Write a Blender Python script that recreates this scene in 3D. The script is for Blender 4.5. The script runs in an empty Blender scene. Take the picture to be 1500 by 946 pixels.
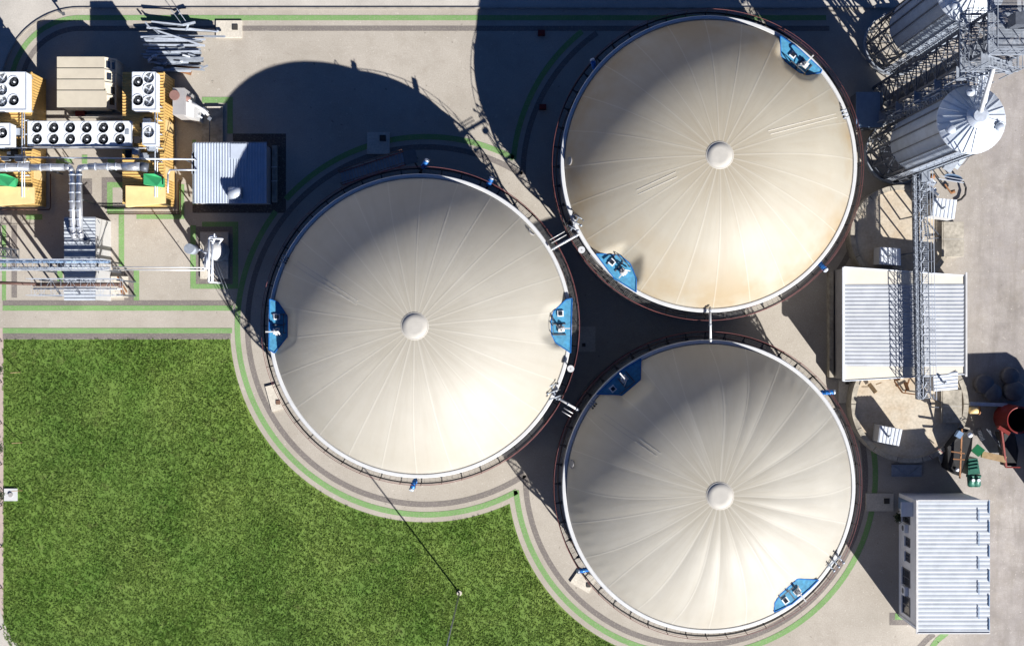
import bpy, math, random
import numpy as np
from mathutils import Vector
random.seed(7); rng = np.random.default_rng(7)
PI = math.pi
sc = bpy.context.scene; COL = sc.collection
HC, FP = 80.0, 1350.0          # camera height (m), focal length in photo pixels
S = HC / FP                    # metres per photo pixel on the ground
ZS = 1.4                       # heights below are in units of 1.4 m (the camera flies at HC * ZS = 112 m)
def P(px, py, h=0.0):
    m = S * (1 - h / HC); return Vector(((px - 750) * m, -(py - 473) * m, h))
def kof(h): return 1 / (1 - h / HC)

# ------------------------------------------------------------------ materials
def lk(nt, a, b): nt.links.new(a, b)
def mat(name, col, rough=.7, metal=0., var=.25, scale=2., bump=0., bscale=40., col2=None, spec=.4, fine=.0, fscale=30., thr=None):
    m = bpy.data.materials.new(name); m.use_nodes = True; nt = m.node_tree; b = nt.nodes['Principled BSDF']
    b.inputs['Roughness'].default_value = rough; b.inputs['Metallic'].default_value = metal
    b.inputs['Specular IOR Level'].default_value = spec
    geo = nt.nodes.new('ShaderNodeNewGeometry')
    n = nt.nodes.new('ShaderNodeTexNoise'); n.inputs['Scale'].default_value = scale; n.inputs['Detail'].default_value = 6; n.inputs['Roughness'].default_value = .62
    lk(nt, geo.outputs['Position'], n.inputs['Vector'])
    r = nt.nodes.new('ShaderNodeValToRGB')
    lo, hi = thr or (.3, .7)
    r.color_ramp.elements[0].position = lo; r.color_ramp.elements[1].position = hi
    c2 = col2 or tuple(c * (1 - var) for c in col)
    r.color_ramp.elements[0].color = (*c2, 1); r.color_ramp.elements[1].color = (*col, 1)
    lk(nt, n.outputs['Fac'], r.inputs['Fac']); out = r.outputs['Color']
    if fine > 0:
        n2 = nt.nodes.new('ShaderNodeTexNoise'); n2.inputs['Scale'].default_value = fscale; n2.inputs['Detail'].default_value = 3
        lk(nt, geo.outputs['Position'], n2.inputs['Vector'])
        mr = nt.nodes.new('ShaderNodeMapRange'); mr.inputs['From Min'].default_value = .3; mr.inputs['From Max'].default_value = .7
        mr.inputs['To Min'].default_value = 1 - fine; mr.inputs['To Max'].default_value = 1 + fine * .5
        lk(nt, n2.outputs['Fac'], mr.inputs['Value'])
        mx = nt.nodes.new('ShaderNodeVectorMath'); mx.operation = 'SCALE'
        lk(nt, out, mx.inputs[0]); lk(nt, mr.outputs['Result'], mx.inputs['Scale']); out = mx.outputs['Vector']
    lk(nt, out, b.inputs['Base Color'])
    if bump > 0:
        bn = nt.nodes.new('ShaderNodeTexNoise'); bn.inputs['Scale'].default_value = bscale; bn.inputs['Detail'].default_value = 4
        lk(nt, geo.outputs['Position'], bn.inputs['Vector'])
        bp = nt.nodes.new('ShaderNodeBump'); bp.inputs['Strength'].default_value = bump; bp.inputs['Distance'].default_value = .03
        lk(nt, bn.outputs['Fac'], bp.inputs['Height']); lk(nt, bp.outputs['Normal'], b.inputs['Normal'])
    return m
def node(nt, t, **kw):
    n = nt.nodes.new(t)
    for k, v in kw.items(): setattr(n, k, v)
    return n
def mixc(nt, fac, a, b, mode='MIX'):
    m = node(nt, 'ShaderNodeMix', data_type='RGBA', blend_type=mode)
    for sock, v in ((m.inputs[0], fac), (m.inputs[6], a), (m.inputs[7], b)):
        if hasattr(v, 'is_linked'): lk(nt, v, sock)
        elif isinstance(v, tuple): sock.default_value = (*v, 1)
        else: sock.default_value = v
    return m.outputs[2]
def ramp(nt, v, lo, hi, a=0., b=1.):
    m = node(nt, 'ShaderNodeMapRange'); m.inputs['From Min'].default_value = lo; m.inputs['From Max'].default_value = hi
    m.inputs['To Min'].default_value = a; m.inputs['To Max'].default_value = b; lk(nt, v, m.inputs['Value']); return m.outputs['Result']
def noise(nt, vec, scale, detail=5, rough=.6):
    n = node(nt, 'ShaderNodeTexNoise'); n.inputs['Scale'].default_value = scale; n.inputs['Detail'].default_value = detail; n.inputs['Roughness'].default_value = rough
    lk(nt, vec, n.inputs['Vector']); return n.outputs['Fac']
def math_(nt, op, a, b=None):
    m = node(nt, 'ShaderNodeMath', operation=op)
    for i, v in enumerate((a, b)):
        if v is None: continue
        if hasattr(v, 'is_linked'): lk(nt, v, m.inputs[i])
        else: m.inputs[i].default_value = v
    return m.outputs[0]

def ground_mat():
    m = bpy.data.materials.new('ground_gravel'); m.use_nodes = True; nt = m.node_tree; b = nt.nodes['Principled BSDF']
    pos = node(nt, 'ShaderNodeNewGeometry').outputs['Position']
    sep = node(nt, 'ShaderNodeSeparateXYZ'); lk(nt, pos, sep.inputs[0])
    c = mixc(nt, ramp(nt, noise(nt, pos, .12), .35, .68), GR1, GR2)
    # eastern yard: worn grey concrete with tyre dirt
    east = ramp(nt, math_(nt, 'ADD', sep.outputs[0], ramp(nt, noise(nt, pos, .2), 0, 1, -3, 3)), 35.0, 42.0)
    yard = mixc(nt, ramp(nt, noise(nt, pos, .45, 10, .72), .36, .66), (.235, .215, .205), (.43, .40, .375))
    yard = mixc(nt, ramp(nt, noise(nt, pos, .15, 4, .5), .35, .65, 0, .6), yard, (.345, .32, .315))
    c = mixc(nt, east, c, yard)
    mp = node(nt, 'ShaderNodeMapping'); mp.inputs['Scale'].default_value = (1.1, .16, 1); lk(nt, pos, mp.inputs[0])
    c = mixc(nt, math_(nt, 'MULTIPLY', math_(nt, 'MULTIPLY', east, ramp(nt, noise(nt, mp.outputs[0], 1.2, 7, .7), .48, .70)), .55), c, (.20, .18, .16))
    c = mixc(nt, ramp(nt, noise(nt, pos, .7, 6, .7), .5, .75, 0, .35), c, (.27, .235, .19))
    # slab joints in the eastern yard and long cracks
    bk = node(nt, 'ShaderNodeTexBrick'); bk.inputs['Scale'].default_value = .18; bk.inputs['Mortar Size'].default_value = .004; bk.inputs['Brick Width'].default_value = 1.; bk.inputs['Row Height'].default_value = .8
    lk(nt, pos, bk.inputs['Vector']); c = mixc(nt, math_(nt, 'MULTIPLY', math_(nt, 'MULTIPLY', bk.outputs['Fac'], east), ramp(nt, noise(nt, pos, .4), .4, .6, .1, .6)), c, (.24, .22, .20))
    c = mixc(nt, ramp(nt, noise(nt, pos, .28, 8, .75), .54, .72, 0, .6), c, (.30, .265, .225))
    c = mixc(nt, ramp(nt, noise(nt, pos, 1.7, 5, .7), .60, .70, 0, .35), c, (.64, .60, .54))
    # gravel speckle and dark bits
    c = mixc(nt, ramp(nt, noise(nt, pos, 9, 3, .7), .35, .7, .0, .45), c, (.24, .21, .175))
    c = mixc(nt, ramp(nt, noise(nt, pos, 2.6, 2, .5), .70, .76, 0, .55), c, (.12, .105, .09))
    c = mixc(nt, ramp(nt, noise(nt, pos, 5.2, 2, .5), .68, .74, 0, .5), c, (.62, .58, .52))
    lk(nt, c, b.inputs['Base Color']); b.inputs['Roughness'].default_value = .95; b.inputs['Specular IOR Level'].default_value = .15
    bp = node(nt, 'ShaderNodeBump'); bp.inputs['Strength'].default_value = .35; bp.inputs['Distance'].default_value = .03
    lk(nt, noise(nt, pos, 14, 4, .7), bp.inputs['Height']); lk(nt, bp.outputs[0], b.inputs['Normal'])
    return m
GR1, GR2 = (.355, .325, .28), (.45, .415, .365)

def paint_mat(name, col):
    m = bpy.data.materials.new(name); m.use_nodes = True; nt = m.node_tree; b = nt.nodes['Principled BSDF']
    pos = node(nt, 'ShaderNodeNewGeometry').outputs['Position']
    c = mixc(nt, ramp(nt, noise(nt, pos, .5), .3, .7), tuple(x * .82 for x in col), col)
    c = mixc(nt, ramp(nt, noise(nt, pos, 7, 4, .7), .50, .72, 0, .65), c, (.36, .33, .27))
    c = mixc(nt, ramp(nt, noise(nt, pos, 18, 2, .7), .45, .7, 0, .3), c, tuple(x * .5 for x in col))
    lk(nt, c, b.inputs['Base Color']); b.inputs['Roughness'].default_value = .9; b.inputs['Specular IOR Level'].default_value = .2
    return m

def membrane_mat(name, base, stain, edge, edge_amt, cap_amt):
    m = bpy.data.materials.new(name); m.use_nodes = True; nt = m.node_tree; b = nt.nodes['Principled BSDF']
    tc = node(nt, 'ShaderNodeTexCoord').outputs['Object']
    t = node(nt, 'ShaderNodeAttribute', attribute_name='rad_t').outputs['Fac']
    d = node(nt, 'ShaderNodeAttribute', attribute_name='seam_d').outputs['Fac']
    g = node(nt, 'ShaderNodeAttribute', attribute_name='gore').outputs['Fac']
    c = mixc(nt, ramp(nt, noise(nt, tc, .25, 5), .35, .7), tuple(x * .93 for x in base), base)
    c = mixc(nt, ramp(nt, g, 0, 1, 0, .14), c, stain)
    # radial dirt runs
    sep = node(nt, 'ShaderNodeSeparateXYZ'); lk(nt, tc, sep.inputs[0])
    ang = math_(nt, 'ARCTAN2', sep.outputs[1], sep.outputs[0])
    cmb = node(nt, 'ShaderNodeCombineXYZ'); lk(nt, math_(nt, 'MULTIPLY', ang, 9.), cmb.inputs[0]); lk(nt, math_(nt, 'MULTIPLY', t, 1.6), cmb.inputs[1])
    run = noise(nt, cmb.outputs[0], 1.6, 6, .65)
    c = mixc(nt, math_(nt, 'MULTIPLY', ramp(nt, run, .42, .75), ramp(nt, t, .1, .9, .55, .25)), c, stain)
    c = mixc(nt, math_(nt, 'MULTIPLY', ramp(nt, t, .42, .06, 0, cap_amt), ramp(nt, run, .2, .6)), c, stain)
    c = mixc(nt, math_(nt, 'MULTIPLY', ramp(nt, t, .6, 1., 0, edge_amt), ramp(nt, noise(nt, tc, .16, 4), .40, .62)), c, edge)
    c = mixc(nt, ramp(nt, noise(nt, tc, 3.5, 6, .7), .55, .8, 0, .10), c, stain)
    c = mixc(nt, ramp(nt, d, .055, .025, 0, .35), c, (.86, .83, .75))
    lk(nt, c, b.inputs['Base Color']); b.inputs['Roughness'].default_value = .52; b.inputs['Specular IOR Level'].default_value = .42
    bp = node(nt, 'ShaderNodeBump'); bp.inputs['Strength'].default_value = .5; bp.inputs['Distance'].default_value = .03
    hgt = math_(nt, 'ADD', math_(nt, 'MULTIPLY', noise(nt, tc, 1.1, 4, .5), .6), ramp(nt, d, .08, .04, 0, .4))
    lk(nt, hgt, bp.inputs['Height']); lk(nt, bp.outputs[0], b.inputs['Normal'])
    tr = node(nt, 'ShaderNodeBsdfTranslucent'); lk(nt, c, tr.inputs['Color'])
    mx = node(nt, 'ShaderNodeMixShader'); mx.inputs[0].default_value = TRANSL
    lk(nt, b.outputs[0], mx.inputs[1]); lk(nt, tr.outputs[0], mx.inputs[2])
    lk(nt, mx.outputs[0], nt.nodes['Material Output'].inputs['Surface'])
    return m
TRANSL = .50

def grass_mat(name, soil=False):
    m = bpy.data.materials.new(name); m.use_nodes = True; nt = m.node_tree; b = nt.nodes['Principled BSDF']
    pos = node(nt, 'ShaderNodeNewGeometry').outputs['Position']
    c = mixc(nt, ramp(nt, noise(nt, pos, .16, 6, .6), .36, .66), (.125, .24, .034), (.26, .36, .08))
    c = mixc(nt, ramp(nt, noise(nt, pos, .06, 3, .5), .42, .60, 0, .5), c, (.11, .215, .04))
    c = mixc(nt, ramp(nt, noise(nt, pos, 1.1, 5, .7), .45, .72, 0, .8), c, (.17, .25, .055))
    c = mixc(nt, ramp(nt, noise(nt, pos, .55, 5, .7), .60, .78, 0, .7), c, (.24, .235, .10))
    c = mixc(nt, ramp(nt, noise(nt, pos, 6, 3, .7), .36, .62, .5, 0), c, (.045, .095, .02))
    if soil: c = mixc(nt, .35, c, (.06, .10, .022))
    lk(nt, c, b.inputs['Base Color']); b.inputs['Roughness'].default_value = .75; b.inputs['Specular IOR Level'].default_value = .2
    if not soil:
        tr = node(nt, 'ShaderNodeBsdfTranslucent'); lk(nt, c, tr.inputs['Color']); mx = node(nt, 'ShaderNodeMixShader'); mx.inputs[0].default_value = .35
        lk(nt, b.outputs[0], mx.inputs[1]); lk(nt, tr.outputs[0], mx.inputs[2]); lk(nt, mx.outputs[0], nt.nodes['Material Output'].inputs['Surface'])
    return m

M = {}
M['ground'] = ground_mat()
M['road'] = mat('road_concrete', (.50, .47, .425), .9, var=.22, scale=.35, fine=.12, fscale=9, spec=.2)
M['kerb'] = mat('kerb_stone', (.36, .33, .29), .9, var=.4, scale=1.5, spec=.2)
M['green'] = paint_mat('green_paint', (.18, .325, .12))
M['grey'] = paint_mat('grey_paint', (.185, .165, .155))
M['darkpaint'] = paint_mat('dark_paint', (.10, .085, .075))
M['concrete'] = mat('pad_concrete', (.60, .555, .475), .9, var=.2, scale=.8, fine=.15, fscale=6, spec=.2)
M['pit'] = mat('pit_concrete', (.50, .445, .36), .9, var=.3, scale=.5, fine=.15, fscale=5, col2=(.40, .315, .22), thr=(.25, .6), spec=.2)
M['slab'] = mat('slab_concrete', (.46, .42, .35), .9, var=.45, scale=1.2, fine=.2, fscale=4, spec=.2)
M['lid'] = mat('iron_lid', (.06, .055, .05), .7, .3)
M['lidbrown'] = mat('rusty_lid', (.16, .09, .06), .8)
M['wall'] = mat('tank_cladding', (.33, .315, .30), .6, .1, var=.25, scale=1.5)
M['rim'] = mat('rim_white', (.60, .61, .62), .45, .1, var=.12, scale=1.)
M['black'] = mat('black_steel', (.022, .02, .022), .6, .2, var=.4)
M['deck'] = mat('deck_steel', (.20, .195, .19), .6, .2, var=.3)
M['red'] = mat('oxide_red', (.22, .075, .075), .6, .1, var=.35, scale=2)
M['brownpipe'] = mat('brown_pipe', (.12, .065, .05), .6, .2, var=.35)
M['blue'] = mat('blue_platform', (.06, .28, .48), .55, var=.3, scale=1.3, fine=.25, fscale=4, col2=(.07, .24, .38))
M['bluemotor'] = mat('blue_motor', (.02, .16, .50), .4, .2, var=.2)
M['white'] = mat('white_metal', (.70, .74, .80), .45, .0, var=.14, scale=2.2)
M['whitepipe'] = mat('white_pipe', (.66, .66, .66), .4, .2, var=.2)
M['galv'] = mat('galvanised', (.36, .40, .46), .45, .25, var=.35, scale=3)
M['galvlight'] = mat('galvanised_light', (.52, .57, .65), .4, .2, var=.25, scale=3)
M['galvdark'] = mat('galvanised_dark', (.12, .135, .165), .5, .3, var=.4, scale=3)
M['duct'] = mat('stainless_duct', (.52, .54, .58), .3, .55, var=.45, scale=2.5)
M['silo'] = mat('silo_sheet', (.36, .42, .50), .45, .1, var=.25, scale=.8, fine=.1)
M['siloroof'] = mat('silo_roof', (.60, .65, .71), .4, .1, var=.2, scale=1.2)
M['roof'] = mat('roof_sheet', (.49, .53, .585), .5, .1, var=.22, scale=.9, fine=.14)
M['roofhall'] = mat('roof_hall', (.44, .465, .51), .5, .1, var=.22, scale=.9, fine=.14)
M['roofgrey'] = mat('roof_grey', (.50, .56, .66), .5, .05, var=.16, scale=.9, fine=.1)
M['roofcream'] = mat('roof_cream', (.52, .47, .375), .7, var=.14, scale=.8, fine=.08)
M['cream'] = mat('cream_panel', (.60, .55, .45), .7, var=.18, scale=1.2, fine=.1)
M['hallband'] = mat('hall_band', (.62, .585, .51), .6, var=.1, scale=1.)
M['wallgrey'] = mat('grey_wall', (.33, .32, .32), .7, var=.15, scale=1.)
M['wallwhite'] = mat('white_render', (.78, .79, .81), .8, var=.14, scale=1.2)
M['yellow'] = mat('yellow_sheet', (.66, .43, .15), .55, .05, var=.2, scale=1.5, fine=.1)
M['tan'] = mat('tan_sheet', (.74, .53, .25), .55, var=.16, scale=1.5)
M['greenbox'] = mat('green_cover', (.04, .33, .13), .5, var=.2)
M['fandark'] = mat('fan_dark', (.012, .014, .02), .6, var=.3)
M['fanlight'] = mat('fan_light', (.36, .38, .40), .5, .2, var=.3, scale=9)
M['bluegrey'] = mat('blue_grey', (.20, .30, .45), .5, .2, var=.2)
M['glass'] = mat('dark_glass', (.02, .025, .035), .12, var=.2, spec=.6)
M['frame'] = mat('window_frame', (.10, .105, .12), .5)
M['redbin'] = mat('red_hopper_paint', (.20, .018, .014), .5, .1, var=.4, scale=1.5)
M['machine'] = mat('green_gearbox', (.03, .145, .105), .45, .1, var=.4, scale=3)
M['rubber'] = mat('black_belt', (.018, .018, .02), .8, var=.4)
M['timber'] = mat('timber', (.35, .24, .13), .85, var=.4, scale=3)
M['bale'] = mat('wrapped_bale', (.15, .14, .14), .6, var=.4, scale=2)
M['rust'] = mat('rust', (.28, .13, .055), .8, var=.5, scale=3)
M['lamp'] = mat('lamp_pole', (.34, .35, .36), .5, .4)
M['leaf'] = mat('shrub_leaf', (.035, .06, .02), .7, var=.6, scale=6)
M['bark'] = mat('shrub_bark', (.09, .06, .04), .9)
M['disc'] = mat('brown_disc', (.24, .13, .11), .7, var=.2)
M['cap'] = mat('apex_cap', (.45, .43, .39), .85, .0, var=.15, scale=1.2)
M['strap'] = mat('strap_webbing', (.60, .565, .49), .7, var=.1)
M['capgrid'] = mat('cap_grid', (.42, .397, .355), .7, var=.1)
M['lightgrey'] = mat('light_grey_box', (.50, .50, .50), .6, var=.1)
M['soil'] = grass_mat('lawn_soil', True); M['grass'] = grass_mat('lawn_grass')
M['pinkpath'] = mat('pink_paving', (.46, .37, .33), .9, var=.2, scale=1.5, fine=.15)

# ------------------------------------------------------------------ mesh builder
class MB:
    def __init__(s): s.v = []; s.f = []; s.sm = []
    def add(s, vs, fs, smooth=False):
        o = len(s.v); s.v += [tuple(p) for p in vs]; s.f += [tuple(i + o for i in f) for f in fs]; s.sm += [smooth] * len(fs); return s
    def box(s, x0, x1, y0, y1, z0, z1):
        return s.add([(x0,y0,z0),(x1,y0,z0),(x1,y1,z0),(x0,y1,z0),(x0,y0,z1),(x1,y0,z1),(x1,y1,z1),(x0,y1,z1)],
                     [(0,3,2,1),(4,5,6,7),(0,1,5,4),(1,2,6,5),(2,3,7,6),(3,0,4,7)])
    def prism(s, poly, z0, z1):
        a = sum(poly[i][0]*poly[(i+1)%len(poly)][1]-poly[(i+1)%len(poly)][0]*poly[i][1] for i in range(len(poly)))
        if a < 0: poly = poly[::-1]
        n = len(poly); g = lambda z, i: z[i] if isinstance(z, (list, tuple)) else z
        if a < 0:
            z0 = z0[::-1] if isinstance(z0, (list, tuple)) else z0; z1 = z1[::-1] if isinstance(z1, (list, tuple)) else z1
        return s.add([(p[0],p[1],g(z0,i)) for i,p in enumerate(poly)] + [(p[0],p[1],g(z1,i)) for i,p in enumerate(poly)],
                     [tuple(range(n-1,-1,-1)), tuple(range(n,2*n))] + [(i,(i+1)%n,(i+1)%n+n,i+n) for i in range(n)])
    def sheet(s, poly, z):
        a = sum(poly[i][0]*poly[(i+1)%len(poly)][1]-poly[(i+1)%len(poly)][0]*poly[i][1] for i in range(len(poly)))
        if a < 0: poly = poly[::-1]
        return s.add([(p[0],p[1],z) for p in poly], [tuple(range(len(poly)))])
    def beam(s, p, q, w, h=None):
        p, q = Vector(p), Vector(q); h = h or w; d = (q-p).normalized()
        u = d.cross(Vector((0,0,1)))
        if u.length < 1e-3: u = Vector((1,0,0))
        u.normalize(); v = u.cross(d).normalized(); u *= w/2; v *= h/2; u.z /= ZS; v.z /= ZS
        vs = [c + a*u + b*v for c in (p,q) for a,b in ((-1,-1),(1,-1),(1,1),(-1,1))]
        return s.add(vs, [(0,3,2,1)[::-1],(4,5,6,7)[::-1],(0,1,5,4)[::-1],(1,2,6,5)[::-1],(2,3,7,6)[::-1],(3,0,4,7)[::-1]])
    def tube(s, p, q, r, n=8, r2=None, cap=True):
        p, q = Vector(p), Vector(q); r2 = r if r2 is None else r2; d = (q-p).normalized()
        u = d.cross(Vector((0,0,1)))
        if u.length < 1e-3: u = Vector((1,0,0))
        u.normalize(); v = d.cross(u); v.z /= ZS
        a = [2*PI*i/n for i in range(n)]
        vs = [p + r*(math.cos(t)*u+math.sin(t)*v) for t in a] + [q + r2*(math.cos(t)*u+math.sin(t)*v) for t in a]
        s.add(vs, [(i,(i+1)%n,(i+1)%n+n,i+n) for i in range(n)], True)
        if cap: o = len(s.v)-2*n; s.f += [tuple(o+i for i in range(n-1,-1,-1)), tuple(o+n+i for i in range(n))]; s.sm += [False,False]
        return s
    def path(s, pts, r, n=8):
        for a, b in zip(pts[:-1], pts[1:]): s.tube(a, b, r, n)
        for p in pts[1:-1]: s.ball(p, r, 6, n)
        return s
    def ball(s, c, r, m=8, n=12, sz=1.):
        sz = sz/ZS; c = Vector(c); vs = [c+Vector((0,0,r*sz))]
        for i in range(1,m):
            for j in range(n): vs.append(c+Vector((r*math.sin(PI*i/m)*math.cos(2*PI*j/n), r*math.sin(PI*i/m)*math.sin(2*PI*j/n), r*sz*math.cos(PI*i/m))))
        vs.append(c-Vector((0,0,r*sz))); fs = [(0,1+j,1+(j+1)%n) for j in range(n)]
        for i in range(m-2):
            for j in range(n): fs.append((1+i*n+j,1+(i+1)*n+j,1+(i+1)*n+(j+1)%n,1+i*n+(j+1)%n))
        L = len(vs)-1; fs += [(L,1+(m-2)*n+(j+1)%n,1+(m-2)*n+j) for j in range(n)]
        return s.add(vs, fs, True)
    def lathe(s, prof, n=48, c=(0,0), smooth=True, close=False):
        vs = [(c[0]+r*math.cos(2*PI*j/n), c[1]+r*math.sin(2*PI*j/n), z) for r,z in prof for j in range(n)]
        m = len(prof); fs = []
        for i in range(m if close else m-1):
            i2 = (i+1) % m
            for j in range(n): fs.append((i*n+j,i*n+(j+1)%n,i2*n+(j+1)%n,i2*n+j))
        return s.add(vs, fs, smooth)
    def disc(s, c, r, z, n=32): return s.add([(c[0]+r*math.cos(2*PI*j/n), c[1]+r*math.sin(2*PI*j/n), z) for j in range(n)], [tuple(range(n))])
    def corr(s, a, b, c, d, n, amp=.05, duty=.5):
        """trapezoid-profiled sheet, ridges parallel to a-b, n ridges from a to d"""
        a,b,c,d = map(Vector,(a,b,c,d)); nr = (b-a).cross(d-a).normalized()
        if nr.z < 0: nr = -nr
        prof = []
        for i in range(n):
            for f, z in ((0,0),(.5-duty/2,0),(.5-duty/2+.12,1),(.5+duty/2-.12,1),(.5+duty/2,0)): prof.append(((i+f)/n, z))
        prof.append((1.,0)); vs = []
        for t, z in prof: vs += [a.lerp(d,t)+nr*z*amp, b.lerp(c,t)+nr*z*amp]
        fs = [(2*i,2*i+1,2*i+3,2*i+2) for i in range(len(prof)-1)]
        e1, e2 = (b-a), (d-a)
        if e1.cross(e2).z < 0: fs = [f[::-1] for f in fs]
        return s.add(vs, fs)
    def truss(s, p, q, w, h, n, r=.04, sides=True):
        p, q = Vector(p), Vector(q); d = (q-p); dn = d.normalized()
        u = dn.cross(Vector((0,0,1)))
        if u.length < 1e-3: u = Vector((1,0,0))
        u.normalize(); v = u.cross(dn).normalized()
        cs = [(-w/2,-h/2),(w/2,-h/2),(w/2,h/2),(-w/2,h/2)]
        pt = lambda i,k: p+d*(i/n)+u*cs[k%4][0]+v*cs[k%4][1]
        for k in range(4): s.beam(pt(0,k), pt(n,k), r*2.2)
        for i in range(n+1):
            for k in range(4): s.beam(pt(i,k), pt(i,k+1), r*1.4)
        for i in range(n):
            for k in range(4):
                a, b = (k, k+1) if i % 2 else (k+1, k)
                s.beam(pt(i,a), pt(i+1,b), r*1.3)
        return s
    def build(s, name, m, parent=None, origin=None):
        root = parent
        while root is not None and root.parent is not None: root = root.parent
        if root is not None: o = Vector(root.location)
        elif origin is not None: o = Vector(origin)
        else:
            arr = np.array(s.v, dtype=float); arr[:,2] *= ZS; o = Vector(((arr[:,0].min()+arr[:,0].max())/2, (arr[:,1].min()+arr[:,1].max())/2, arr[:,2].min()))
        me = bpy.data.meshes.new(name)
        me.from_pydata([(x-o.x,y-o.y,z*ZS-o.z) for x,y,z in s.v], [], s.f)
        me.polygons.foreach_set('use_smooth', s.sm); me.materials.append(m if not isinstance(m, str) else M[m]); me.update()
        ob = bpy.data.objects.new(name, me); COL.objects.link(ob)
        if parent is not None: ob.parent = parent
        else: ob.location = o
        return ob
def tag(o, label, cat, group=None, kind=None):
    o['label'] = label; o['category'] = cat
    if group: o['group'] = group
    if kind: o['kind'] = kind
    return o
def thing(name, label, cat, loc, group=None):
    o = bpy.data.objects.new(name, None); COL.objects.link(o); o.location = (loc[0],loc[1],loc[2]*ZS); o.empty_display_size = .5
    return tag(o, label, cat, group)
def struct(o, label=None, kind='structure'):
    o['kind'] = kind
    if label: o['label'] = label
    return o
def dup(o, parent=None, loc=None, rz=None):
    c = o.copy(); COL.objects.link(c)
    if parent is not None: c.parent = parent
    if loc is not None: c.location = loc
    if rz is not None: c.rotation_euler = (0,0,rz)
    for ch in o.children: dup(ch, c)
    return c
def rect(px0, py0, px1, py1, h=0):
    a, b = P(px0,py0,h), P(px1,py1,h); return min(a.x,b.x), max(a.x,b.x), min(a.y,b.y), max(a.y,b.y)

# ------------------------------------------------------------------ setting
T = {1: dict(c=(624.3,477), R=206.0), 2: dict(c=(1018.7,256), R=201.0), 3: dict(c=(1018.7,696), R=198.7)}
GREEN_R = {1: 276.5, 2: 267.5, 3: 263.5}; GREY_R = {1: 261.5, 2: 252.5, 3: 249}; LAWN_R = {1: 287.5, 3: 275}
struct(MB().sheet([(-260,-260),(260,-260),(260,260),(-260,260)], 0).build('ground', 'ground'), 'pale beige gravelled concrete ground of the plant')
def arc(cx, cy, r, a0, a1, n=14): return [(cx+r*math.cos(math.radians(a0+(a1-a0)*i/n)), cy+r*math.sin(math.radians(a0+(a1-a0)*i/n))) for i in range(n+1)]
edge = [(1900,12),(118,12.5)] + arc(118,128,115.5,-90,-165,16)[1:] + [(-60,260),(-300,700)]
rd = [P(x,y) for x,y in edge] + [P(-600,700), P(-600,-700), P(1900,-700)]
struct(MB().sheet(rd, .004).build('road', 'road'), 'pale concrete road along the top')
kb = MB()
for a, b in zip(edge[:-1], edge[1:]): kb.beam(P(*a)+Vector((0,0,.05)), P(*b)+Vector((0,0,.05)), .13, .1)
struct(kb.build('kerb', 'kerb'), 'low kerb between road and plant ground')

def inside(x, y, k, rr): return math.hypot(x-T[k]['c'][0], y-T[k]['c'][1]) < rr[k]
def ring_stripe(mb, rr, w, z):
    for k in (1,2,3):
        cx, cy = T[k]['c']; N = 300
        for i in range(N):
            a0, a1 = 2*PI*i/N, 2*PI*(i+1)/N; am = (a0+a1)/2
            x, y = cx+rr[k]*math.cos(am), cy+rr[k]*math.sin(am)
            if any(inside(x,y,j,rr) for j in (1,2,3) if j != k): continue
            if y < 48 or (x > 1100 and 400 < y < 575) or (k == 2 and x > 1150 and y < 200) or (855 < x < 960 and 380 < y < 600) or (280 < x < 420 and 192 < y < 312) or (x > 1246 and y < 640) or (x < 349 and y < 440 and k == 1 and False): continue
            pts = [P(cx+r*math.cos(a), cy+r*math.sin(a)) for r, a in ((rr[k]-w/2,a0),(rr[k]+w/2,a0),(rr[k]+w/2,a1),(rr[k]-w/2,a1))]
            mb.sheet([(p.x,p.y) for p in pts], z)
def rs(mb, x0, y0, x1, y1, z):
    a = rect(x0,y0,x1,y1); mb.sheet([(a[0],a[2]),(a[1],a[2]),(a[1],a[3]),(a[0],a[3])], z)
def strip(mb, pts, w, z):
    for a, b in zip(pts[:-1], pts[1:]):
        p, q = P(*a), P(*b); d = (q-p).normalized(); n = Vector((-d.y,d.x,0))*w*S/2
        mb.sheet([(p-n)[:2],(q-n)[:2],(q+n)[:2],(p+n)[:2]], z)
g, e, dk = MB(), MB(), MB()
ring_stripe(g, GREEN_R, 8, .012); ring_stripe(e, GREY_R, 8, .008)
strip(g, [(1210,26.5),(118,26.5)] + arc(118,128,101.5,-90,-170,18)[1:], 7.5, .012)
strip(e, [(1215,42),(118,42)] + arc(118,128,86,-90,-170,18)[1:], 7.5, .008)
for r_ in [(4,447.5,341,455),(4,480.5,340,488)]: rs(g,*r_,.012)
for r_ in [(4,440,338,447),(4,488.5,338,496.5)]: rs(e,*r_,.008)
for r_ in [(157,267,192,275),(157,275,165,304),(157,304,182,313),(174,313,182,390),(196,396,204,440),(200,313,262,321),(38,314,62,322),(262,270,270,321),
           (296,142.5,341,151),(333,151,341,196),(279,330,287,423),(287,416,349,423),(341,325,349,416),(296,325,341,332),(282,205,287,300),(3,330,9,440),(84,396,92,416),(82,232,106,240),(120,227,128,240),(158,232,168,240)]: rs(g,*r_,.012)
for r_ in [(149,260,157,304),(157,260,190,267),(121,262,135,285),(182,396,196,440),(17,330,25,436),(287,332,293,416),(293,409,341,416),(335,332,341,409),(293,332,335,339)]: rs(e,*r_,.008)
for r_ in [(341,196,419,208),(405,208,419,298),(341,298,419,312),(391,208,405,298)]: rs(dk,*r_,.006)
rs(dk,282,300,341,312,.006)
for r_ in [(1303,897,1333,915)]: rs(e,*r_,.008)
rs(g,1311,898,1334,907,.012)
strip(g, [(1364,950),(1372,938),(1387,926)], 8, .012); strip(e, [(1345,950),(1358,936),(1368,928)], 8, .008)
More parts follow.
